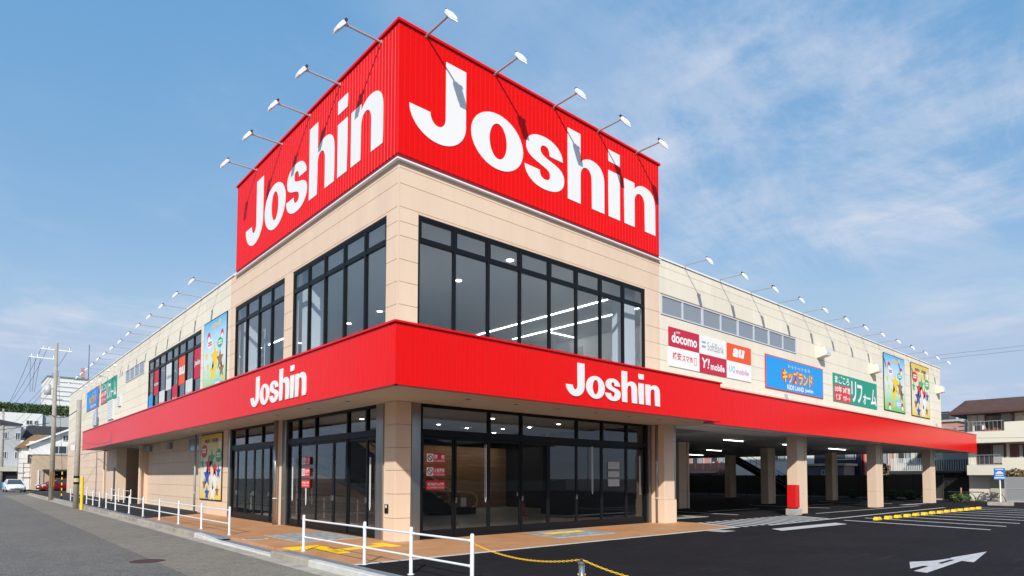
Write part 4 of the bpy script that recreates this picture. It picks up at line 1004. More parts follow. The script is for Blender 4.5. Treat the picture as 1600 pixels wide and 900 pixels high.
# wall fittings
def hood(X, z, label):
    o = thing('exhaust_hood', label, 'vent', (X, Y0, z), group='exhaust hoods on the right wall')
    MB().prism([(0, 0.0), (0, 0.54), (-0.40, 0.54), (-0.50, 0.26), (-0.50, 0.10), (-0.05, 0.0)], 'x', 0, 0.55).build('hood', 'cream', o, bevel=0.01)
    MB().prism([(-0.41, 0.545), (-0.52, 0.26), (-0.52, 0.08), (-0.485, 0.08), (-0.485, 0.25), (-0.38, 0.53)], 'x', 0.02, 0.53).build('front_lip', 'alu', o)
hood(33.75, 8.02, 'exhaust hood above the blue toy floor sign'); hood(41.3, 8.02, 'exhaust hood above the green renovation sign'); hood(54.6, 8.02, 'exhaust hood at the far end of the right wall')
for X, lab in ((29.3, 'below the blue toy floor sign'), (53.0, 'below the far yellow poster')):
    o = thing('uplight', f'small wall uplight on the canopy roof {lab}', 'lamp', (X, 13.5, 4.84))
    MB().box(-0.03, 0.03, -0.03, 0.03, 0, 0.5).build('stem', 'alu', o); MB().prism([(-0.05, 0.5), (0.05, 0.5), (0.12, 0.8), (0.02, 0.82)], 'x', -0.07, 0.07).build('head', 'galv', o, bevel=0.01)
for (Ya, Yb, za, zb, lab) in ((62.5, 60.2, 5.85, 7.25, 'under the far blue sign'), (55.6, 53.4, 5.88, 7.32, 'under the far green sign'), (51.65, 50.75, 6.6, 7.34, 'beside the far green sign')):
    o = thing('wall_louvre', f'pale louvred wall vent {lab}', 'vent', (X0, Ya, za), LRZ)
    w, h = Ya - Yb, zb - za
    box('box', 'alu', (0, w, -0.10, -0.002, 0, h), o)
    for i in range(int(h / 0.12)): MB().prism([(-0.101, 0.03 + 0.12 * i), (-0.13, 0.03 + 0.12 * i), (-0.101, 0.12 + 0.12 * i)], 'x', 0.05, w - 0.05).build('slat', 'lamp', o)
for Y, lab in ((43.45, 'at the edge of the bicycle recess'), (42.8, 'just right of the recess edge'), (37.95, 'in the middle of the side wall')):
    o = thing('wall_lamp', f'small grey wall lamp under the canopy {lab}', 'lamp', (X0 + 0.35, Y, 3.15), LRZ)
    MB().box(-0.1, 0.1, -0.05, -0.001, 0.05, 0.35).build('backplate', 'galv', o); MB().cyl((0, -0.17, 0), (0, -0.17, 0.38), 0.11, n=12).build('lamp_body', 'galv', o)

# ------------------------------------------------------------------ escalators in the shop
def escalator(y0, label):
    o = thing('escalator', label, 'escalator', (17.2, y0, 0.012))
    st = MB(); st.prism([(0.3, 0), (0.3, 0.30), (-1.0, 0.34), (-6.3, 3.40), (-7.5, 3.4), (-7.5, 2.6), (-1.6, 0)], 'y', -0.62, 0.62); st.build('truss', 'indark', o)
    steps = MB()
    for i in range(14): steps.box(-1.1 - 0.38 * i, -0.72 - 0.38 * i, -0.48, 0.48, 0.35 + 0.21 * i, 0.38 + 0.21 * i)
    steps.build('steps', 'galv', o)
    for s in (-1, 1):
        pts = [(0.1, 0.28), (0.35, 0.40), (0.44, 0.62), (0.35, 0.84), (0.10, 0.96), (-0.8, 1.02), (-1.2, 1.15), (-6.3, 4.2)]
        sm = []
        for a, b in zip(pts, pts[1:]):
            sm += [(a[0] + (b[0] - a[0]) * t / 3, a[1] + (b[1] - a[1]) * t / 3) for t in range(3)]
        tb_ = MB(); tb_.tube([(x_, s * 0.56, z_) for x_, z_ in sm], 0.045, 8); tb_.smooth = True; tb_.build('handrail', 'rubber', o)
        bal = MB(); bal.prism([(0.10, 0.30), (0.34, 0.45), (0.38, 0.62), (0.30, 0.80), (0.08, 0.90), (-0.8, 0.96), (-1.2, 1.08), (-6.2, 4.05), (-6.2, 3.3), (-1.0, 0.36)], 'y', s * 0.56 - 0.006, s * 0.56 + 0.006)
        bal.build('balustrade', 'glass', o)
    box('notice', 'white', (-0.55, -0.25, -0.635, -0.625, 0.35, 0.75), o)
escalator(22.9, 'nearer escalator with tan handrails behind the front entrance glass')
escalator(25.0, 'farther escalator with tan handrails in front of the timber wall')
ex = thing('fire_extinguisher', 'red fire extinguisher with notice stand inside the front doors', 'fire extinguisher', (18.3, 20.0, 0.012))
b_ = MB().cyl((0, 0, 0.05), (0, 0, 0.48), 0.085, n=14); b_.cyl((0, 0, 0.48), (0, 0, 0.56), 0.085, 0.03, n=14); b_.smooth = True; b_.build('cylinder', 'redflat', ex)
MB().box(-0.03, 0.09, -0.02, 0.02, 0.56, 0.62).build('valve', 'dkgrey', ex); MB().box(-0.2, 0.2, -0.15, 0.15, 0, 0.04).build('stand', 'redflat', ex)
MB().cyl((-0.15, 0.1, 0.04), (-0.15, 0.1, 1.0), 0.012, n=6).build('pole', 'alu', ex); box('sign_plate', 'white', (-0.28, 0.0, 0.085, 0.095, 0.85, 1.05), ex); box('sign_band', 'redflat', (-0.28, 0.0, 0.083, 0.0845, 0.97, 1.05), ex)

# ------------------------------------------------------------------ white railings
def railing(label, pts, h=0.79, axis='y'):
    o = thing('railing', label, 'railing', (pts[0][0], pts[0][1], 0.0), group='white pipe railings')
    base = Vector((pts[0][0], pts[0][1], 0))
    P = [Vector((p[0], p[1], 0)) - base for p in pts]
    for p in P:
        c_ = MB().cyl(p, p + Vector((0, 0, h)), 0.031, n=14); c_.cyl(p + Vector((0, 0, h)), p + Vector((0, 0, h + 0.018)), 0.031, 0.018, n=14)
        c_.cyl(p, p + Vector((0, 0, 0.012)), 0.06, n=16); c_.smooth = False
        c_.build('post', 'railwhite', o)
    for z in (h - 0.09, h - 0.47):
        for a, b in zip(P, P[1:]):
            d = (b - a).normalized()
            MB().cyl(a + d * 0.03 + Vector((0, 0, z)), b - d * 0.03 + Vector((0, 0, z)), 0.0185, n=12).build('rail', 'railwhite', o)
            for q, s in ((a, 1), (b, -1)): MB().cyl(q + d * s * 0.036 + Vector((0, 0, z)), q + d * s * 0.085 + Vector((0, 0, z)), 0.023, n=12).build('rail_collar', 'railwhite', o)
railing('white pipe railing nearest the camera beside the kerb', [(5.81, 13.60), (5.81, 10.80), (5.81, 9.17), (5.81, 7.48)])
railing('long white pipe railing along the street-side pavement', [(5.81, y_) for y_ in (18.71, 21.45, 24.20, 27.0, 29.85, 32.7, 36.0, 38.6)])
railing('short white pipe railing beyond the driveway gap', [(5.85, y_) for y_ in (40.95, 43.2, 45.6)])
railing('white railing farthest along the street-side kerb', [(5.85, y_) for y_ in (47.2, 50.0, 52.8)])
railing('white railing inside the bicycle recess opening', [(7.95, y_) for y_ in (44.4, 46.5, 48.2, 50.8)], 0.85)
railing('small white railing in front of the far end wall', [(7.4, 57.5), (7.4, 60.2), (7.4, 63.0)], 0.85)
# bollards and yellow chain
def bollard(x_, y_, label):
    o = thing('chain_bollard', label, 'bollard', (x_, y_, 0))
    b = MB().cyl((0, 0, 0), (0, 0, 0.60), 0.038, n=18); b.smooth = True; b.build('tube', 'steel', o)
    MB().cyl((0, 0, 0.601), (0, 0, 0.625), 0.048, n=18).build('cap', 'steel', o)
    MB().tube([(0.0, -0.03, 0.63), (0, -0.02, 0.655), (0, 0.02, 0.655), (0, 0.03, 0.63)], 0.007, 6).build('hook', 'steel', o)
    for a in (-1, 1): MB().cyl((0.027 * a - 0.0, 0.027 * -a, 0.47), (0.034 * a, 0.034 * -a, 0.47), 0.012, n=8).build('reflector', 'chain', o)
bollard(5.75, 5.22, 'steel chain bollard at the bottom edge of the parking lot'); bollard(5.75, 2.9, 'second steel chain bollard nearer the camera, outside the picture')
def chain(p0, p1, sag, label):
    p0, p1 = Vector(p0), Vector(p1); n = int((p1 - p0).length / 0.038)
    mb = MB()
    P = [p0.lerp(p1, i / n) - Vector((0, 0, sag * 4 * (i / n) * (1 - i / n))) for i in range(n + 1)]
    for i, (a, b) in enumerate(zip(P, P[1:])):
        c_ = (a + b) / 2; d = (b - a).normalized(); w = Vector((0, 0, 1)).cross(d).normalized()
        if i % 2: w = d.cross(w)
        mb.tube([c_ + d * (0.025 * math.cos(t)) + w * (0.0105 * math.sin(t)) for t in [2 * PI * k / 9 for k in range(10)]], 0.0042, 5)
    mb.smooth = True; tag(mb.build('plastic_chain', 'chain'), label, 'chain')
chain((5.81, 7.44, 0.66), (5.75, 5.25, 0.645), 0.11, 'yellow plastic chain between the railing end and the steel bollard')
chain((5.75, 5.19, 0.645), (5.75, 2.93, 0.645), 0.14, 'yellow plastic chain running on from the bollard out of the picture')

# wheel stops
ws = MB(); ws.prism([(-0.27, 0), (-0.25, 0.06), (-0.17, 0.13), (0.17, 0.13), (0.25, 0.06), (0.27, 0)], 'y', -0.08, 0.08)
wsm = ws.mesh('wheel_stop'); wsm.materials.append(M['yellow'])
wst = MB(); wst.prism([(-0.14, 0.131), (0.14, 0.131), (0.14, 0.135), (-0.14, 0.135)], 'y', -0.02, 0.02); wst = wst.mesh('reflector'); wst.materials.append(M['black'])
for i in range(14):
    o = link('wheel_stop', wsm, None, (27.45 + 2.22 * (i // 2) + 1.15 * (i % 2), 9.12 - 0.02 * i, 0.0), 0.0, bevel=0.015)
    tag(o, f'{ORD[i]} yellow wheel stop in the row, counted from the near left', 'wheel stop', 'yellow wheel stops')
    link('reflector', wst, o)
# red cabinet on its block
cb = thing('red_cabinet', 'narrow red steel cabinet on a concrete block before the first parking pillar', 'cabinet', (28.36, 12.86, 0))
box('plinth', 'concrete', (-0.24, 0.30, -0.24, 0.26, 0, 0.28), cb, bevel=0.01); box('feet', 'black', (-0.14, 0.16, -0.14, 0.18, 0.28, 0.33), cb)
box('body', 'redflat', (-0.18, 0.20, -0.18, 0.21, 0.33, 1.36), cb, bevel=0.008); box('door', 'redflat', (-0.16, 0.18, -0.192, -0.181, 0.36, 1.33), cb); box('latch', 'steel', (0.13, 0.15, -0.205, -0.1925, 0.82, 0.92), cb)
# blue rules sign on its post
bs = thing('parking_sign', 'blue and white parking sign on a white post in a concrete foot', 'sign', (48.6, 9.15, 0), -PI / 2)
box('foot', 'concrete', (-0.6, 0.6, -0.35, 0.35, 0, 0.22), bs, bevel=0.01); MB().cyl((0, 0, 0.22), (0, 0, 2.3), 0.045, n=14).build('post', 'railwhite', bs)
box('plate', pm('sign_blue', (0.02, 0.22, 0.66)), (-0.28, 0.28, -0.065, -0.05, 1.60, 2.32), bs)
car = MB(); car.prism([(-0.19, 1.97), (-0.19, 2.04), (-0.12, 2.06), (-0.08, 2.13), (0.08, 2.13), (0.13, 2.06), (0.19, 2.04), (0.19, 1.97)], 'y', -0.070, -0.066); car.build('car_symbol', 'white', bs)
for z_, h_ in ((2.22, 0.05), (1.88, 0.03), (1.83, 0.03)): box('text_line', 'white', (-0.2, 0.2, -0.070, -0.066, z_, z_ + h_), bs)
box('white_band', 'white', (-0.26, 0.26, -0.069, -0.066, 1.68, 1.76), bs)
# utility poles
def upole(x_, y_, h, label, r0=0.17, r1=0.11):
    o = thing('utility_pole', label, 'utility pole', (x_, y_, -0.12))
    c_ = MB().cyl((0, 0, 0), (0, 0, h), r0, r1, n=16); c_.smooth = True; c_.build('pole', 'pole', o); return o
up_ = upole(5.15, 57.2, 11.7, 'tall concrete utility pole with cross arms and transformer')
for z_, xa, xb in ((11.15, -0.95, 0.95), (10.45, -1.60, 0.0)):
    o = MB().box(xa, xb, -0.04, 0.04, z_, z_ + 0.075).build('cross_arm', 'lamp', up_)
    for q in (xa + 0.15, xa + 0.5, xb - 0.15):
        i_ = MB().cyl((q, 0, z_ + 0.08), (q, 0, z_ + 0.22), 0.035, n=8); i_.cyl((q, 0, z_ + 0.22), (q, 0, z_ + 0.30), 0.028, n=8); i_.build('insulator', 'lamp', o)
t_ = MB().cyl((-0.44, -0.1, 7.8), (-0.44, -0.1, 8.5), 0.22, 0.20, n=16); t_.cyl((-0.44, -0.1, 8.5), (-0.44, -0.1, 8.6), 0.20, 0.10, n=16); t_.smooth = True; t_.build('transformer', pm('transformer_grey', (0.5, 0.52, 0.53)), up_)
MB().box(-1.0, 0.5, -0.04, 0.04, 7.45, 7.55).build('bracket_arm', 'galv', up_); MB().box(0.12, 0.26, -0.15, 0.05, 8.6, 9.2).build('cable_box', 'galv', up_)
ws_ = MB()
for q in (-0.11, 0.0, 0.11): ws_.box(q - 0.022, q + 0.022, -0.185, -0.15, 1.0, 2.1)
ws_.build('warning_strip', pm('ochre', (0.36, 0.20, 0.03)), up_)
for i in range(12): MB().cyl((0.17 - .004 * i, 0, 1.9 + 0.7 * i), (0.33 - .004 * i, 0, 1.9 + 0.7 * i), 0.012, n=6).build('step_bolt', 'galv', up_)
sp_ = upole(4.85, 41.6, 6.0, 'short concrete pole beside the yellow guard post', 0.14, 0.115)
MB().cyl((0, 0, 1.35), (0, 0, 1.80), 0.142, n=16).build('wrap_band', 'black', sp_); MB().cyl((0, 0, 1.47), (0, 0, 1.68), 0.146, n=16).build('wrap_label', pm('pale_tape', (0.5, 0.48, 0.25)), sp_)
box('junction_box', 'lamp', (-0.32, -0.13, -0.1, 0.1, 3.2, 3.5), sp_)
yp = thing('guard_post', 'yellow guard post beside the short concrete pole', 'post', (4.95, 40.3, -0.12))
MB().cyl((0, 0, 0), (0, 0, 1.75), 0.07, n=14).build('tube', 'yellow', yp); MB().cyl((0, 0, 1.75), (0, 0, 1.80), 0.07, 0.03, n=14).build('cap', 'yellow', yp)
upole(4.05, 104, 10.5, 'distant concrete utility pole at the left picture edge')
st = thing('striped_guy_guard', 'black and yellow striped guard tube beside the tall utility pole', 'guard', (5.75, 57.0, 0))
for i in range(10): MB().cyl((0, 0, 0.2 * i), (0, 0, 0.2 * i + 0.2), 0.04, n=10).build('stripe', 'yellow' if i % 2 else 'black', st)
MB().cyl((0, 0, 2.0), (-0.45, 0.1, 9.5), 0.012, n=5).build('guy_wire', 'cable', st)
# overhead cables
def cable(p0, p1, sag, label, r=0.018, m='cable'):
    p0, p1 = Vector(p0), Vector(p1)
    P = [p0.lerp(p1, i / 14) - Vector((0, 0, sag * 4 * (i / 14) * (1 - i / 14))) for i in range(15)]
    tag(MB().tube(P, r, 5)  .build('overhead_cable', m), label, 'cable', 'overhead cables')
for k, (a, b, s) in enumerate((((4.35, 57.2, 11.4), (3.4, 104, 10.0), 1.2), ((4.7, 57.2, 11.4), (3.9, 104, 10.0), 1.2), ((6.0, 57.2, 11.4), (4.6, 104, 10.0), 1.2),
    ((3.6, 57.2, 10.4), (3.3, 104, 9.2), 1.0), ((5.0, 57.2, 9.0), (3.9, 104, 8.0), 0.9), ((5.0, 57.2, 8.2), (4.0, 104, 7.2), 0.8), ((5.0, 57.2, 7.0), (4.0, 104, 6.4), 0.8), ((5.0, 57.1, 6.2), (4.85, 41.6, 5.4), 0.35), ((4.9, 57.2, 5.6), (-6, 90, 6.5), 0.6))):
    cable(a, b, s, f'{ORD[k]} dark overhead cable from the tall utility pole, topmost first', 0.013 if k < 7 else 0.022)
for k in range(3): cable((3.62 + 0.30 * k, 57.2, 10.4), (3.68 + 0.12 * k, 57.2, 7.8), 0.0, f'{("left", "middle", "right")[k]} thin vertical wire below the lower cross arm', 0.012)
for k, (a, b, s) in enumerate((((57, 14.5, 11.3), (60, -20, 12.3), 0.3), ((57.1, 14.5, 11.0), (60.1, -20, 12.0), 0.3), ((70, 20, 7.9), (66, -10, 7.8), 0.2), ((57.5, 12.6, 4.75), (57.5, -6, 5.3), 0.35))):
    cable(a, b, s, ('upper', 'lower', 'faint distant', 'sagging')[k] + ' overhead cable at the right edge of the picture', 0.014, 'wire')

# ------------------------------------------------------------------ cars
def car(loc, rz, paint, label):
    o = thing('parked_car', label, 'car', loc, rz)          # front towards -y
    lo = MB()
    S = [(-2.15, .62, .30, .62), (-2.05, .80, .22, .72), (-1.2, .86, .18, .88), (0.0, .87, .18, .95), (1.3, .87, .18, 1.0), (2.0, .82, .25, 1.02), (2.15, .68, .36, .92)]
    ring = lambda y_, hw, z0, z1: [(-hw, y_, z0 + .12), (-hw * .9, y_, z0), (hw * .9, y_, z0), (hw, y_, z0 + .12), (hw * 1.0, y_, z1 - .22), (hw * .92, y_, z1 - .03), (hw * .5, y_, z1 + .02), (-hw * .5, y_, z1 + .02), (-hw * .92, y_, z1 - .03), (-hw, y_, z1 - .22)]
    for s in S: lo.v += ring(*s)
    for k in range(len(S) - 1):
        for i in range(10): j = (i + 1) % 10; lo.f.append((k * 10 + i, k * 10 + j, (k + 1) * 10 + j, (k + 1) * 10 + i))
    lo.f.append(tuple(range(9, -1, -1))); lo.f.append(tuple(60 + i for i in range(10))); lo.smooth = True
    lo.build('body', paint, o)
    def cabin(shr, z0, top, m, nm, ys):
        c_ = MB(); A = [(ys[0], .80 - shr, z0), (ys[3], .78 - shr, z0 + .04)]; T = [(ys[1], .60 - shr, top), (ys[2], .58 - shr, top - .02)]
        c_.v = [(-A[0][1], A[0][0], A[0][2]), (A[0][1], A[0][0], A[0][2]), (A[1][1], A[1][0], A[1][2]), (-A[1][1], A[1][0], A[1][2]), (-T[0][1], T[0][0], T[0][2]), (T[0][1], T[0][0], T[0][2]), (T[1][1], T[1][0], T[1][2]), (-T[1][1], T[1][0], T[1][2])]
        c_.f = [(0, 3, 2, 1), (4, 5, 6, 7), (0, 1, 5, 4), (1, 2, 6, 5), (2, 3, 7, 6), (3, 0, 4, 7)]; return c_.build(nm, m, o, bevel=0.03)
    cabin(0.0, .86, 1.40, 'darkpane', 'windows', (-1.25, -0.25, 1.0, 1.95))
    rf = MB(); rf.box(-.60, .60, -.30, 1.05, 1.39, 1.45); rf.build('roof', paint, o, bevel=0.03)
    for s in (-1, 1):
        pl = MB(); pl.tube([(s * .79, -1.25, .88), (s * .60, -.25, 1.41)], .035, 6); pl.tube([(s * .76, 1.95, .9), (s * .58, 1.0, 1.40)], .05, 6); pl.tube([(s * .79, .35, .9), (s * .6, .35, 1.41)], .03, 6); pl.build('window_pillars', paint, o)
        MB().box(s * .95 - .08, s * .95 + .08, -1.0, -.85, .92, 1.05).build('mirror', paint, o, bevel=.02)
        MB().prism([(s * .42, .58), (s * .80, .64), (s * .80, .78), (s * .50, .70)], 'y', -2.10, -1.75).build('headlight', pm('headlight_glass', (0.75, 0.78, 0.8), 0.1), o)
        for y_ in (-1.35, 1.3):
            w = MB().cyl((s * .72, y_, .31), (s * .89, y_, .31), .31, n=20); w = w.build('wheel', 'cable', o)
            MB().cyl((s * .891, y_, .31), (s * .90, y_, .31), .20, n=16).build('rim', 'alu', w)
    MB().box(-.55, .55, -2.16, -2.0, .30, .42).build('grille', 'black', o); MB().box(-.17, .17, -2.18, -2.15, .44, .60).build('number_plate', 'white', o)
    return o
car((4.75, 91.2, -0.12), 0.05, pm('white_car_paint', (0.80, 0.82, 0.85), 0.2), 'white hatchback facing the camera at the far end of the street')
car((8.6, 86.5, 0.0), math.radians(-72), pm('red_car_paint', (0.24, 0.008, 0.014), 0.2), 'dark red car parked at the carport beyond the store')

# ------------------------------------------------------------------ neighbours
def win(parent, cx_, cz_, w, h, face, at, m='darkpane', fr='alu', curtain=None, nm='window'):
    """window in a wall: face 'x' (plane x=at, looking -x, cx_ = y) or 'y' (plane y=at, looking -y, cx_ = x)"""
    def bx(a0, a1, d0, d1, z0, z1): return (at - d1, at - d0, a0, a1, z0, z1) if face == 'x' else (a0, a1, at - d1, at - d0, z0, z1)
    f = MB(); t = 0.07; a0, a1, z0, z1 = cx_ - w / 2, cx_ + w / 2, cz_ - h / 2, cz_ + h / 2
    f.box(*bx(a0 - t, a0, 0, .07, z0 - t, z1 + t)); f.box(*bx(a1, a1 + t, 0, .07, z0 - t, z1 + t)); f.box(*bx(a0, a1, 0, .07, z1, z1 + t)); f.box(*bx(a0, a1, 0, .07, z0 - t, z0))
    f.box(*bx(cx_ - .03, cx_ + .03, 0, .06, z0, z1)); o = f.build(nm, fr, parent)
    box('pane', m, bx(a0, a1, 0.002, .02, z0, z1), o)
    if curtain: box('curtain', curtain, bx(a0 + .1, cx_ - .1, .021, .03, z0 + .03, z1 - .03), o)
    return o
def rail(parent, face, at, a0, a1, z0, z1, m, n, nm='balcony_rail', r=0.025):
    b = MB()
    for z in (z0 + .04, z1):
        b.box(at - .02, at + .02, a0, a1, z - .016, z + .016) if face == 'x' else b.box(a0, a1, at - .02, at + .02, z - .016, z + .016)
    for i in range(n):
        q = a0 + (a1 - a0) * (i + .5) / n
        b.box(at - .02, at + .02, q - r, q + r, z0 + .07, z1 - .03) if face == 'x' else b.box(q - r, q + r, at - .02, at + .02, z0 + .07, z1 - .03)
    return b.build(nm, m, parent)
CREAMW = pm('cream_render', (0.76, 0.73, 0.61), 0.8); ROOFB = mat('brown_roof', (0.085, 0.045, 0.035), 0.8, var=0.3, vscale=2, stretch=(1, 1, 6)); WHT = mat('white_render', (0.74, 0.74, 0.72), 0.8, var=0.05)
BRF = pm('brown_window_frame', (0.12, 0.07, 0.045)); CURT = pm('curtain_grey', (0.34, 0.36, 0.36), 0.8)
h = thing('apartment_house', 'cream three-storey house with brown hipped roof and balconies', 'house', (60, 13.25, -0.17))
def HB(nm, m, X0_, X1_, Ya, Yb, za, zb, par=None): return box(nm, m, (X0_ - 60, X1_ - 60, Ya - 13.25, Yb - 13.25, za + .17, zb + .17), par or h)
HB('wall', CREAMW, 60, 71, -4, 13.25, -.17, 6.9)
rf = MB(); e = .9; x0, x1, ya, yb, z0, z1 = -e - 0.6, 11 + e, -17.25 - e, 0 + e + 0.0, 7.0, 8.05
rf.v = [(x0, ya, z0), (x1, ya, z0), (x1, yb, z0), (x0, yb, z0), (x0 + 1.5, ya + 1, z1), (x1 - 1, ya + 1, z1 + .3), (x1 - 1, yb - .8, z1 + .3), (x0 + 1.5, yb - .8, z1), (x0, ya, z0 - .16), (x1, ya, z0 - .16), (x1, yb, z0 - .16), (x0, yb, z0 - .16)]
rf.f = [(0, 1, 5, 4), (1, 2, 6, 5), (2, 3, 7, 6), (3, 0, 4, 7), (4, 5, 6, 7), (8, 9, 1, 0), (9, 10, 2, 1), (10, 11, 3, 2), (11, 8, 0, 3), (11, 10, 9, 8)]
rf.build('roof', ROOFB, h)
HB('balcony_slab', CREAMW, 58.8, 59.999, -4, 13.1, 4.42, 5.28); HB('balcony_slab', CREAMW, 58.8, 59.999, -4, 13.1, 1.95, 2.70)
HB('balcony_parapet', CREAMW, 58.8, 58.95, -4, 10.7, 5.281, 5.95); HB('balcony_parapet', CREAMW, 58.8, 58.95, -4, 10.9, 2.701, 3.25)
rail(h, 'x', -1.1, 10.75 - 13.25, -0.2, 5.45, 6.25, 'galv', 9, r=.006); rail(h, 'x', -1.1, 10.95 - 13.25, -0.2, 2.87, 3.65, 'galv', 7, r=.006)
def hw(cy_, za, zb, w): return win(h, cy_ - 13.25, (za + zb) / 2 + .17, w, zb - za, 'x', -0.001, fr=BRF, curtain=CURT)
hw(11.2, 5.4, 6.75, 1.7); hw(11.75, 2.85, 4.30, 1.7); hw(10.15, 3.0, 4.25, 0.8); hw(7.6, 5.4, 6.6, 1.6); hw(7.2, 2.9, 4.2, 1.7); hw(4.0, 5.4, 6.6, 1.6)
HB('garage_shutter', pm('shutter_cream', (0.60, 0.57, 0.45)), 59.96, 59.999, 9.4, 11.9, -.1, 1.75)
for i in range(12): HB('shutter_slat', pm('shutter_cream', (0.6, 0.57, 0.45)), 59.94, 59.959, 9.4, 11.9, -.08 + .15 * i, .05 + .15 * i)
HB('drainpipe', 'galv', 59.9, 59.96, 12.55, 12.61, 5.3, 6.86)
ac = HB('air_conditioner', 'lamp', 59.2, 59.6, 12.0, 12.75, 5.30, 5.85); HB('fan_guard', 'dkgrey', 59.17, 59.199, 12.15, 12.6, 5.36, 5.8)
for i in range(7): HB('flower_pot', pm('pot', (0.28, 0.10, 0.06)), 59.0, 59.2, 10.9 + .18 * i, 11.03 + .18 * i, 5.285, 5.45 + .06 * (i % 3))
# fence of grey panels beside the house
def fence(label, X, Ya, Yb, h_, m, step, post='dkgrey'):
    o = thing('panel_fence', label, 'fence', (X, Ya, 0)); n = max(1, round(abs(Yb - Ya) / step)); d = (Yb - Ya) / n
    for i in range(n + 1): box('post', post, (-.05, .05, d * i - .04, d * i + .04, -.17, h_ + .03), o)
    for i in range(n):
        a, b = sorted((d * i, d * (i + 1)))
        box('panel', m, (-.015, .015, a + .045, b - .045, .12, h_), o); box('middle_rail', post, (-.035, -.016, a + .045, b - .045, h_ * .52, h_ * .52 + .05), o)
        if X > 20: box('kick_rail', 'concrete', (-.08, .08, a + .045, b - .045, -.17, .115), o)
    return o
fence('pale grey panel fence beside the cream house at the right edge', 56.6, 10.35, -4.0, 1.80, pm('fence_grey', (0.30, 0.31, 0.32), 0.5), 2.0, 'galv')
fence('dark brown panel fence behind the covered parking', 57.5, 14.4, 61.0, 1.95, mat('fence_brown', (0.075, 0.062, 0.052), 0.6, rnd=.15), 2.0, 'dkgrey')
# buildings seen through the covered parking
def simple_house(name, label, x0, x1, y0_, y1_, h_, m, wins=(), flat=True, roofm=None):
    o = thing(name, label, 'house', (x0, y0_, -.17)); box('wall', m, (0, x1 - x0, 0, y1_ - y0_, 0, h_), o)
    if flat: box('roof_edge', roofm or 'concrete', (-.2, x1 - x0 + .2, -.2, y1_ - y0_ + .2, h_, h_ + .2), o)
    for (c, z, w, hh) in wins: win(o, c - y0_, z + .17, w, hh, 'x', -0.001, curtain=CURT)
    return o
PINK = pm('pink_render', (0.52, 0.26, 0.22), 0.8); SALM = pm('salmon_render', (0.56, 0.36, 0.28), 0.8)
p = simple_house('pink_house', 'pink house with panelled balcony seen through the covered parking', 64, 72, 35.6, 46, 6.5, PINK, [(37.5, 3.8, 1.6, 1.0), (40.0, 3.8, 1.4, 1.0)])
for i in range(9): box('balcony_panel', PINK, (-1.2, -1.15, .2 + .95 * i, 1.1 + .95 * i, 2.6, 3.5), p)
box('balcony_slab', 'concrete', (-1.2, 0, .1, 9, 2.4, 2.58), p)
for i, mm in enumerate(('white', BLU2, 'redflat', 'white')): box('laundry', mm, (-.7, -.68, .4 + .5 * i, .65 + .5 * i, 3.3, 3.75 - .1 * (i % 2)), p)
simple_house('white_house', 'white flat-roofed house beyond the black steel stair', 63, 72, 26.5, 35.2, 5.0, WHT, [(30, 3.9, 1.4, .7)])
simple_house('blue_grey_shed', 'blue-grey metal shed behind the middle of the covered parking', 60, 62.5, 22.6, 26.3, 3.0, pm('blue_grey_sheet', (0.14, 0.16, 0.20), 0.5), [(24.3, 2.2, .35, .35)])
simple_house('navy_house', 'dark navy house between the shed and the salmon house', 63, 70, 22.2, 26.4, 5.5, pm('navy_sheet', (0.02, 0.025, 0.045), 0.4), [(23.5, 4.2, 1.6, 1.4)])
s_ = simple_house('salmon_house', 'salmon house with net-curtained window behind the parking pillars', 63.5, 71, 19.9, 22.15, 6.0, SALM, [(20.6, 3.8, 1.0, 1.6)])
box('downpipe', RED2, (-.12, -.02, 2.15, 2.25, 0, 6), s_)
b_ = simple_house('balcony_house', 'cream house with white railed balcony and plants behind the fence', 64, 72, 15.9, 19.8, 6.2, pm('pale_green_render', (0.60, 0.60, 0.50), .8), [(17.2, 4.0, 1.4, 1.8), (18.9, 4.0, 1.0, 1.8)])
rail(b_, 'x', -1.2, 0.1, 3.8, 2.5, 3.6, 'railwhite', 26, r=.03); box('balcony_slab', 'dkgrey', (-1.3, 0, 0, 3.9, 2.25, 2.49), b_)
d_ = simple_house('dark_house', 'black timber house with slatted balcony behind the last parking pillar', 61, 66, 13.4, 15.8, 2.3, 'indark', flat=False)
rail(d_, 'x', -.5, 0.0, 2.3, 2.45, 3.35, 'black', 14, r=.03); box('balcony_floor', 'black', (-.5, 4, 0, 2.3, 2.3, 2.44), d_); box('rear_wall', pm('pale_blue_grey', (0.35, 0.39, 0.42)), (2.0, 2.2, 0, 2.3, 2.45, 5.2), d_)
pb = simple_house('pink_block', 'pink block with rooftop tank house just beyond the store end', 75, 84, 17.4, 26, 7.6, PINK); box('tank_house', 'dkgrey', (.5, 3, .8, 3, 7.8, 8.7), pb)
tp = upole(66, 14.7, 7.4, 'distant utility pole between the store and the cream house', .12, .1)
for i in range(4): MB().box(-.04, .04, -.5 + .0 * i, .5, 6.0 + .35 * i, 6.07 + .35 * i).build('cross_arm', 'dkgrey', tp)
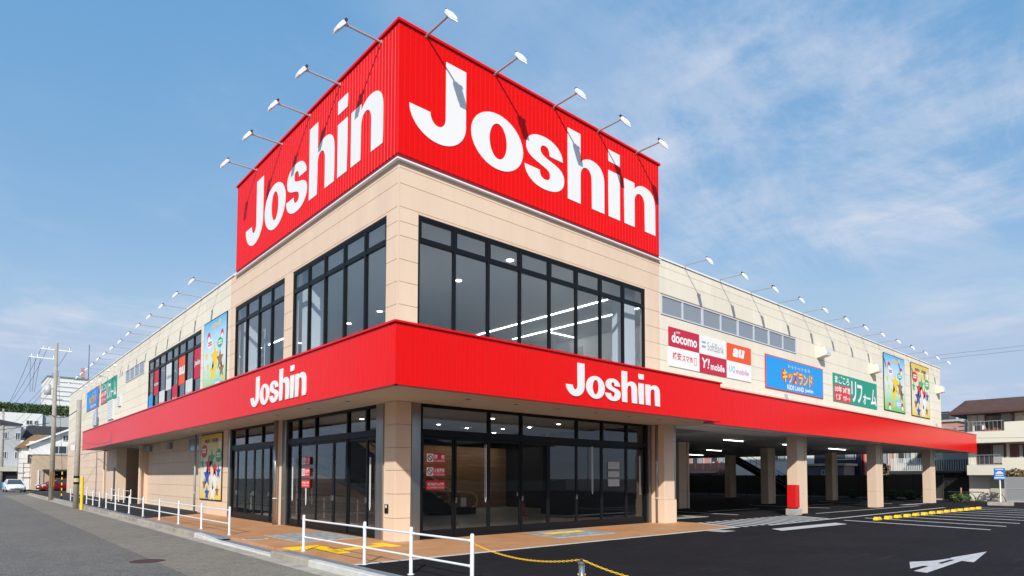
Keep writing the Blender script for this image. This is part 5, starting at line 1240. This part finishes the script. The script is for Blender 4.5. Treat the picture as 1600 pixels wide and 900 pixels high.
# steel stair at the back of the parking
s_ = thing('steel_stair', 'black steel stair rising under the store at the back of the parking', 'stair', (55.3, 24.4, 0))
for sx in (-.55, .55): MB().prism([(0, 0), (0.35, 0), (6.5, 3.4), (6.5, 3.75), (6.2, 3.75), (0, .3)], 'x', sx - .03, sx + .03).build('stringer', 'black', s_)
for i in range(17): box('tread', 'dkgrey', (-.52, .52, .1 + .37 * i, .38 + .37 * i, .19 + .2 * i, .23 + .2 * i), s_)
for sx in (-.55, .55):
    MB().tube([(sx, .05, 1.1), (sx, 4.9, 3.68)], .025, 6).build('handrail', 'black', s_)
    for i in range(5): MB().cyl((sx, .15 + 1.05 * i, .2 + .56 * i), (sx, .15 + 1.05 * i, 1.14 + .56 * i), .018, n=6).build('baluster', 'black', s_)
# plants
def leaves(n, fn, size, mat_, nm, parent=None, loc=(0, 0, 0)):
    b = MB()
    for _ in range(n):
        p = Vector(fn()); a = Vector((random.gauss(0, 1), random.gauss(0, 1), random.gauss(0, 1))).normalized(); c = a.orthogonal().normalized(); d = a.cross(c); s = size * random.uniform(.6, 1.4)
        t = random.uniform(0, 2 * PI); c, d = c * math.cos(t) + d * math.sin(t), d * math.cos(t) - c * math.sin(t)
        b.quad(p - c * s, p + d * s * .5, p + c * s, p - d * s * .5)
    me = bpy.data.meshes.new(nm); me.from_pydata(b.v, [], b.f); me.materials.append(M[mat_]); return link(nm, me, parent, loc)
def blob(rx_, ry_, rz_, cz):
    def f():
        while True:
            v = Vector((random.uniform(-1, 1), random.uniform(-1, 1), random.uniform(-1, 1)))
            if .35 < v.length < 1: return (v.x * rx_, v.y * ry_, cz + v.z * rz_)
    return f
def shrub(x_, y_, rx_, rz_, n, label, m='leaf', trunk=False, cz=None, size=.09):
    o = thing('tree' if trunk else 'shrub', label, 'tree' if trunk else 'shrub', (x_, y_, 0))
    cz = rz_ if cz is None else cz
    leaves(n, blob(rx_, rx_, rz_, cz), size, m, 'crown', o)
    t = MB().cyl((0, 0, -.1), (0, 0, cz), .06 if not trunk else .1, .03, n=7)
    for i in range(5): a = i * 1.3; t.cyl((0, 0, cz * .5), (rx_ * .5 * math.cos(a), rx_ * .5 * math.sin(a), cz + rz_ * .3), .03, .012, n=5)
    t.build('trunk', 'bark', o)
shrub(60.2, 19.9, .8, .7, 900, 'yellow-green tree behind the fence beside the salmon house', trunk=True, cz=2.5)
shrub(60.0, 40.5, 1.3, 1.3, 900, 'dark tree in front of the pink house balcony', trunk=True, cz=2.9, size=.12)
shrub(59.5, 34.2, .8, .5, 500, 'brown dry shrub in front of the white house', 'leafdry', cz=2.1)
for i, (yy, r) in enumerate(((15.2, .45), (16.3, .4), (17.6, .5), (19.0, .42), (20.6, .4), (22.2, .45))):
    shrub(56.4, yy, r, .38, 420, f'{ORD[i]} low clipped shrub along the brown fence, counted from the right')
for i in range(3): shrub(53.5 + .9 * i, 12.6, .5, .28, 380, f'{("left", "middle", "right")[i]} low green shrub beside the last parking pillar')
shrub(57.4, 10.0, .9, .35, 500, 'reddish plant above the pale grey fence', 'leafdry', cz=2.05)
# bicycles / hoop rack in front of the cream house
for i, yy in enumerate((12.1, 11.2, 10.4)):
    o = thing('bicycle_hoop', f'{("left", "middle", "right")[i]} dark hoop rack before the cream house', 'bicycle rack', (54.6, yy, 0), group='hoop racks')
    MB().tube([(0, .42 * math.cos(t), .02 + .62 * math.sin(t)) for t in [PI * k / 12 for k in range(13)]], .025, 8).build('hoop', 'dkgrey', o); box('base', 'dkgrey', (-.06, .06, -.5, .5, 0, .03), o)
o = thing('orange_post', 'short orange marker post beside the last parking pillar', 'post', (55.4, 12.75, 0)); MB().cyl((0, 0, 0), (0, 0, 1.0), .05, n=12).build('tube', pm('orange_post_paint', (.62, .28, .14)), o); MB().box(-.04, .04, -1.4, .8, .66, .72).build('cross_bar', 'dkgrey', o)

# ------------------------------------------------------------------ left background, end of the street
TAN = mat('tan_render', (0.52, 0.40, 0.28), .85, var=.05); TILE = mat('brown_tile', (0.26, 0.15, 0.075), .8, var=.3, vscale=1.5, stretch=(6, 1, 6))
DARKR = pm('dark_slate_roof', (0.045, 0.05, 0.06), .6); GREYR = pm('grey_render', (0.42, 0.45, 0.47), .8)
t = thing('tan_house', 'tan and white house with carport just beyond the store', 'house', (6.75, 94, 0))
box('wall', TAN, (0, 8, 0.4, 6, 0, 4.25), t); box('parapet_cap', 'concrete', (-.08, 8, .32, 6, 4.251, 4.35), t)
box('upper_wall', WHT, (-.3, 8, 3.2, 9, 4.36, 6.0), t)
MB().prism([(-.6, 5.4), (3.6, 7.5), (7.8, 5.4), (7.8, 5.62), (3.6, 7.75), (-.6, 5.62)], 'y', 2.7, 9).build('roof', 'lamp', t)
MB().prism([(-.3, 5.4), (3.6, 7.45), (7.6, 5.4)], 'y', 3.3, 8.9).build('gable', WHT, t)
win(t, 2.6, 5.0, 1.6, .9, 'y', 3.19); win(t, 3.3, 6.5, .5, .6, 'y', 3.29)
box('carport_beam', 'dkgrey', (.8, 4.2, -.6, .39, 2.3, 2.5), t); box('carport_void', 'hole', (1.7, 4.2, .33, .399, 0, 2.3), t); box('door_frame', WHT, (.35, .5, .3, .399, 0, 2.4), t)  # black panel on the wall paints the carport's shaded opening
MB().cyl((.9, -.5, 0), (.9, -.5, 2.3), .05, n=8).build('carport_post', 'dkgrey', t)
w = thing('white_narrow_house', 'narrow white house with brown tiled roof left of the tan house', 'house', (5.75, 99, 0))
box('wall', WHT, (0, 1.6, 0, 8, 0, 5.4), w); MB().prism([(-.45, 5.2), (-.45, 5.4), (1.2, 6.9), (4.2, 6.9), (4.2, 6.7), (1.8, 5.2)], 'y', -.4, 8.4).build('roof', TILE, w)
win(w, .9, 3.9, .5, 1.1, 'y', -.001); MB().box(-.5, .4, -.7, -.6, 2.0, 2.1).build('meter_shelf', 'dkgrey', w)
for i in range(3): MB().box(-.35 + .0 * i, .9, -.62, -.58, 2.7 + .55 * i, 2.74 + .55 * i).build('balcony_bar', pm('rust_brown', (0.14, 0.06, 0.045)), w)
for i in range(2): MB().box(-.35 + 1.2 * i, -.30 + 1.2 * i, -.62, -.58, 0, 3.9).build('balcony_post', pm('rust_brown', (0.14, 0.06, 0.045)), w)
g = thing('slate_roof_house', 'house with dark slate roof behind the tan house', 'house', (6.9, 108, 0))
box('wall', GREYR, (0, 6, 0, 7, 0, 7.0), g); MB().prism([(-.6, 6.9), (-.6, 7.1), (.0, 8.6), (6.2, 8.6), (6.2, 6.9)], 'y', -.5, 7).build('roof', DARKR, g); MB().prism([(-1.3, 6.6), (-.6, 8.7), (-.3, 8.7), (-.3, 6.6)], 'y', -.4, -.2).build('gable_board', WHT, g)
g = thing('grey_block', 'grey rendered block with dark garage at the left picture edge', 'building', (1.0, 104, 0))
box('wall', GREYR, (0, 4.9, 0, 10, 2.9, 8.4), g); MB().prism([(-.2, 8.4), (5.1, 8.4), (5.1, 8.5), (-.2, 9.5)], 'y', -.3, 10).build('roof', DARKR, g)
box('garage_void', 'hole', (0, 4.7, .3, 9, 0, 2.3), g); box('garage_lintel', 'concrete', (-.1, 5.0, -.3, .4, 2.3, 2.88), g)  # solid black box stands in for the shade inside the garage
for cx_, cz_ in ((3.3, 6.9), (4.6, 6.9), (3.3, 4.4), (4.6, 4.4)): win(g, cx_, cz_, .4, .8, 'y', -.001)
box('blue_bin', pm('bin_blue', (0.02, .25, .55)), (3.1, 3.7, -1.2, -.6, 0, .9), g)
l = thing('white_hall', 'long white sloped-roof hall behind the houses', 'building', (0.5, 128, 0))
MB().prism([(0, 0), (0, 11.9), (9.5, 11.9), (9.6, 0)], 'y', 0, 14).build('wall', WHT, l); MB().box(9.601, 16, .5, 14, 0, 11.6).build('side_wing', GREYR, l)
win(l, 7.8, 10.4, .7, .6, 'y', -.001); win(l, 8.7, 10.4, .4, .6, 'y', -.001)
hd = thing('roof_hedge', 'dark green hedge running along the top of the white hall', 'hedge', (0.5, 132, 11.9))
leaves(9000, lambda: (random.uniform(0, 16), random.uniform(-.8, .8), random.uniform(0, 1.75) + .2 * math.sin(random.uniform(0, 9))), .17, 'leaf', 'foliage', hd); box('planter', 'concrete', (0, 16, -.6, .6, -.3, .15), hd)
bb = thing('white_plant_building', 'tall white plant building with green roof edge behind the utility pole', 'building', (12.3, 150, 0))
MB().box(0, 7.2, 0, 12, 0, 21).build('wall', WHT, bb); MB().box(-.1, 7.3, -.2, 12, 21, 21.25).build('roof_edge', pm('verdigris', (.20, .26, .26)), bb)
for i in range(5): MB().box(.6 + .3 * i, 5.5, -.12, -.001, 16.5 + .9 * i, 16.6 + .9 * i).build('wall_rib', GREYR, bb)
MB().box(5.5, 6.1, 1, 2, 21.5, 23.5).build('chimney', PINK, bb); MB().cyl((6.8, 2, 21.5), (6.8, 2, 28.5), .06, n=6).build('mast', 'dkgrey', bb)
# street opposite and houses beyond the lot: out of the picture, seen only mirrored in the glass
op = MB()
for (x0, x1, y0_, y1_, z1) in ((-24, -15, 6, 17, 5.5), (-24, -15, 19, 30, 6.2), (-25, -16, 33, 47, 5.0), (-24, -16, 50, 66, 6.0), (4, 16, -44, -34, 5.6), (19, 30, -45, -35, 6.5), (34, 47, -44, -35, 5.2), (50, 62, -45, -34, 6.0)):
    op.box(x0, x1, y0_, y1_, -.17, z1); op.prism([(x0 - .5, z1), (x0 - .5, z1 + .15), ((x0 + x1) / 2, z1 + 1.6), (x1 + .5, z1 + .15), (x1 + .5, z1)], 'y', y0_ - .4, y1_ + .4)
struct(op.build('opposite_houses', pm('opposite_render', (0.14, 0.13, 0.12), .8)), 'stuff')
ow = MB(); ow.box(-12.0, -11.8, 4, 70, -.17, 1.1); ow.box(2, 62, -31.2, -31, -.17, 1.3); struct(ow.build('opposite_walls', 'concrete'), 'stuff')
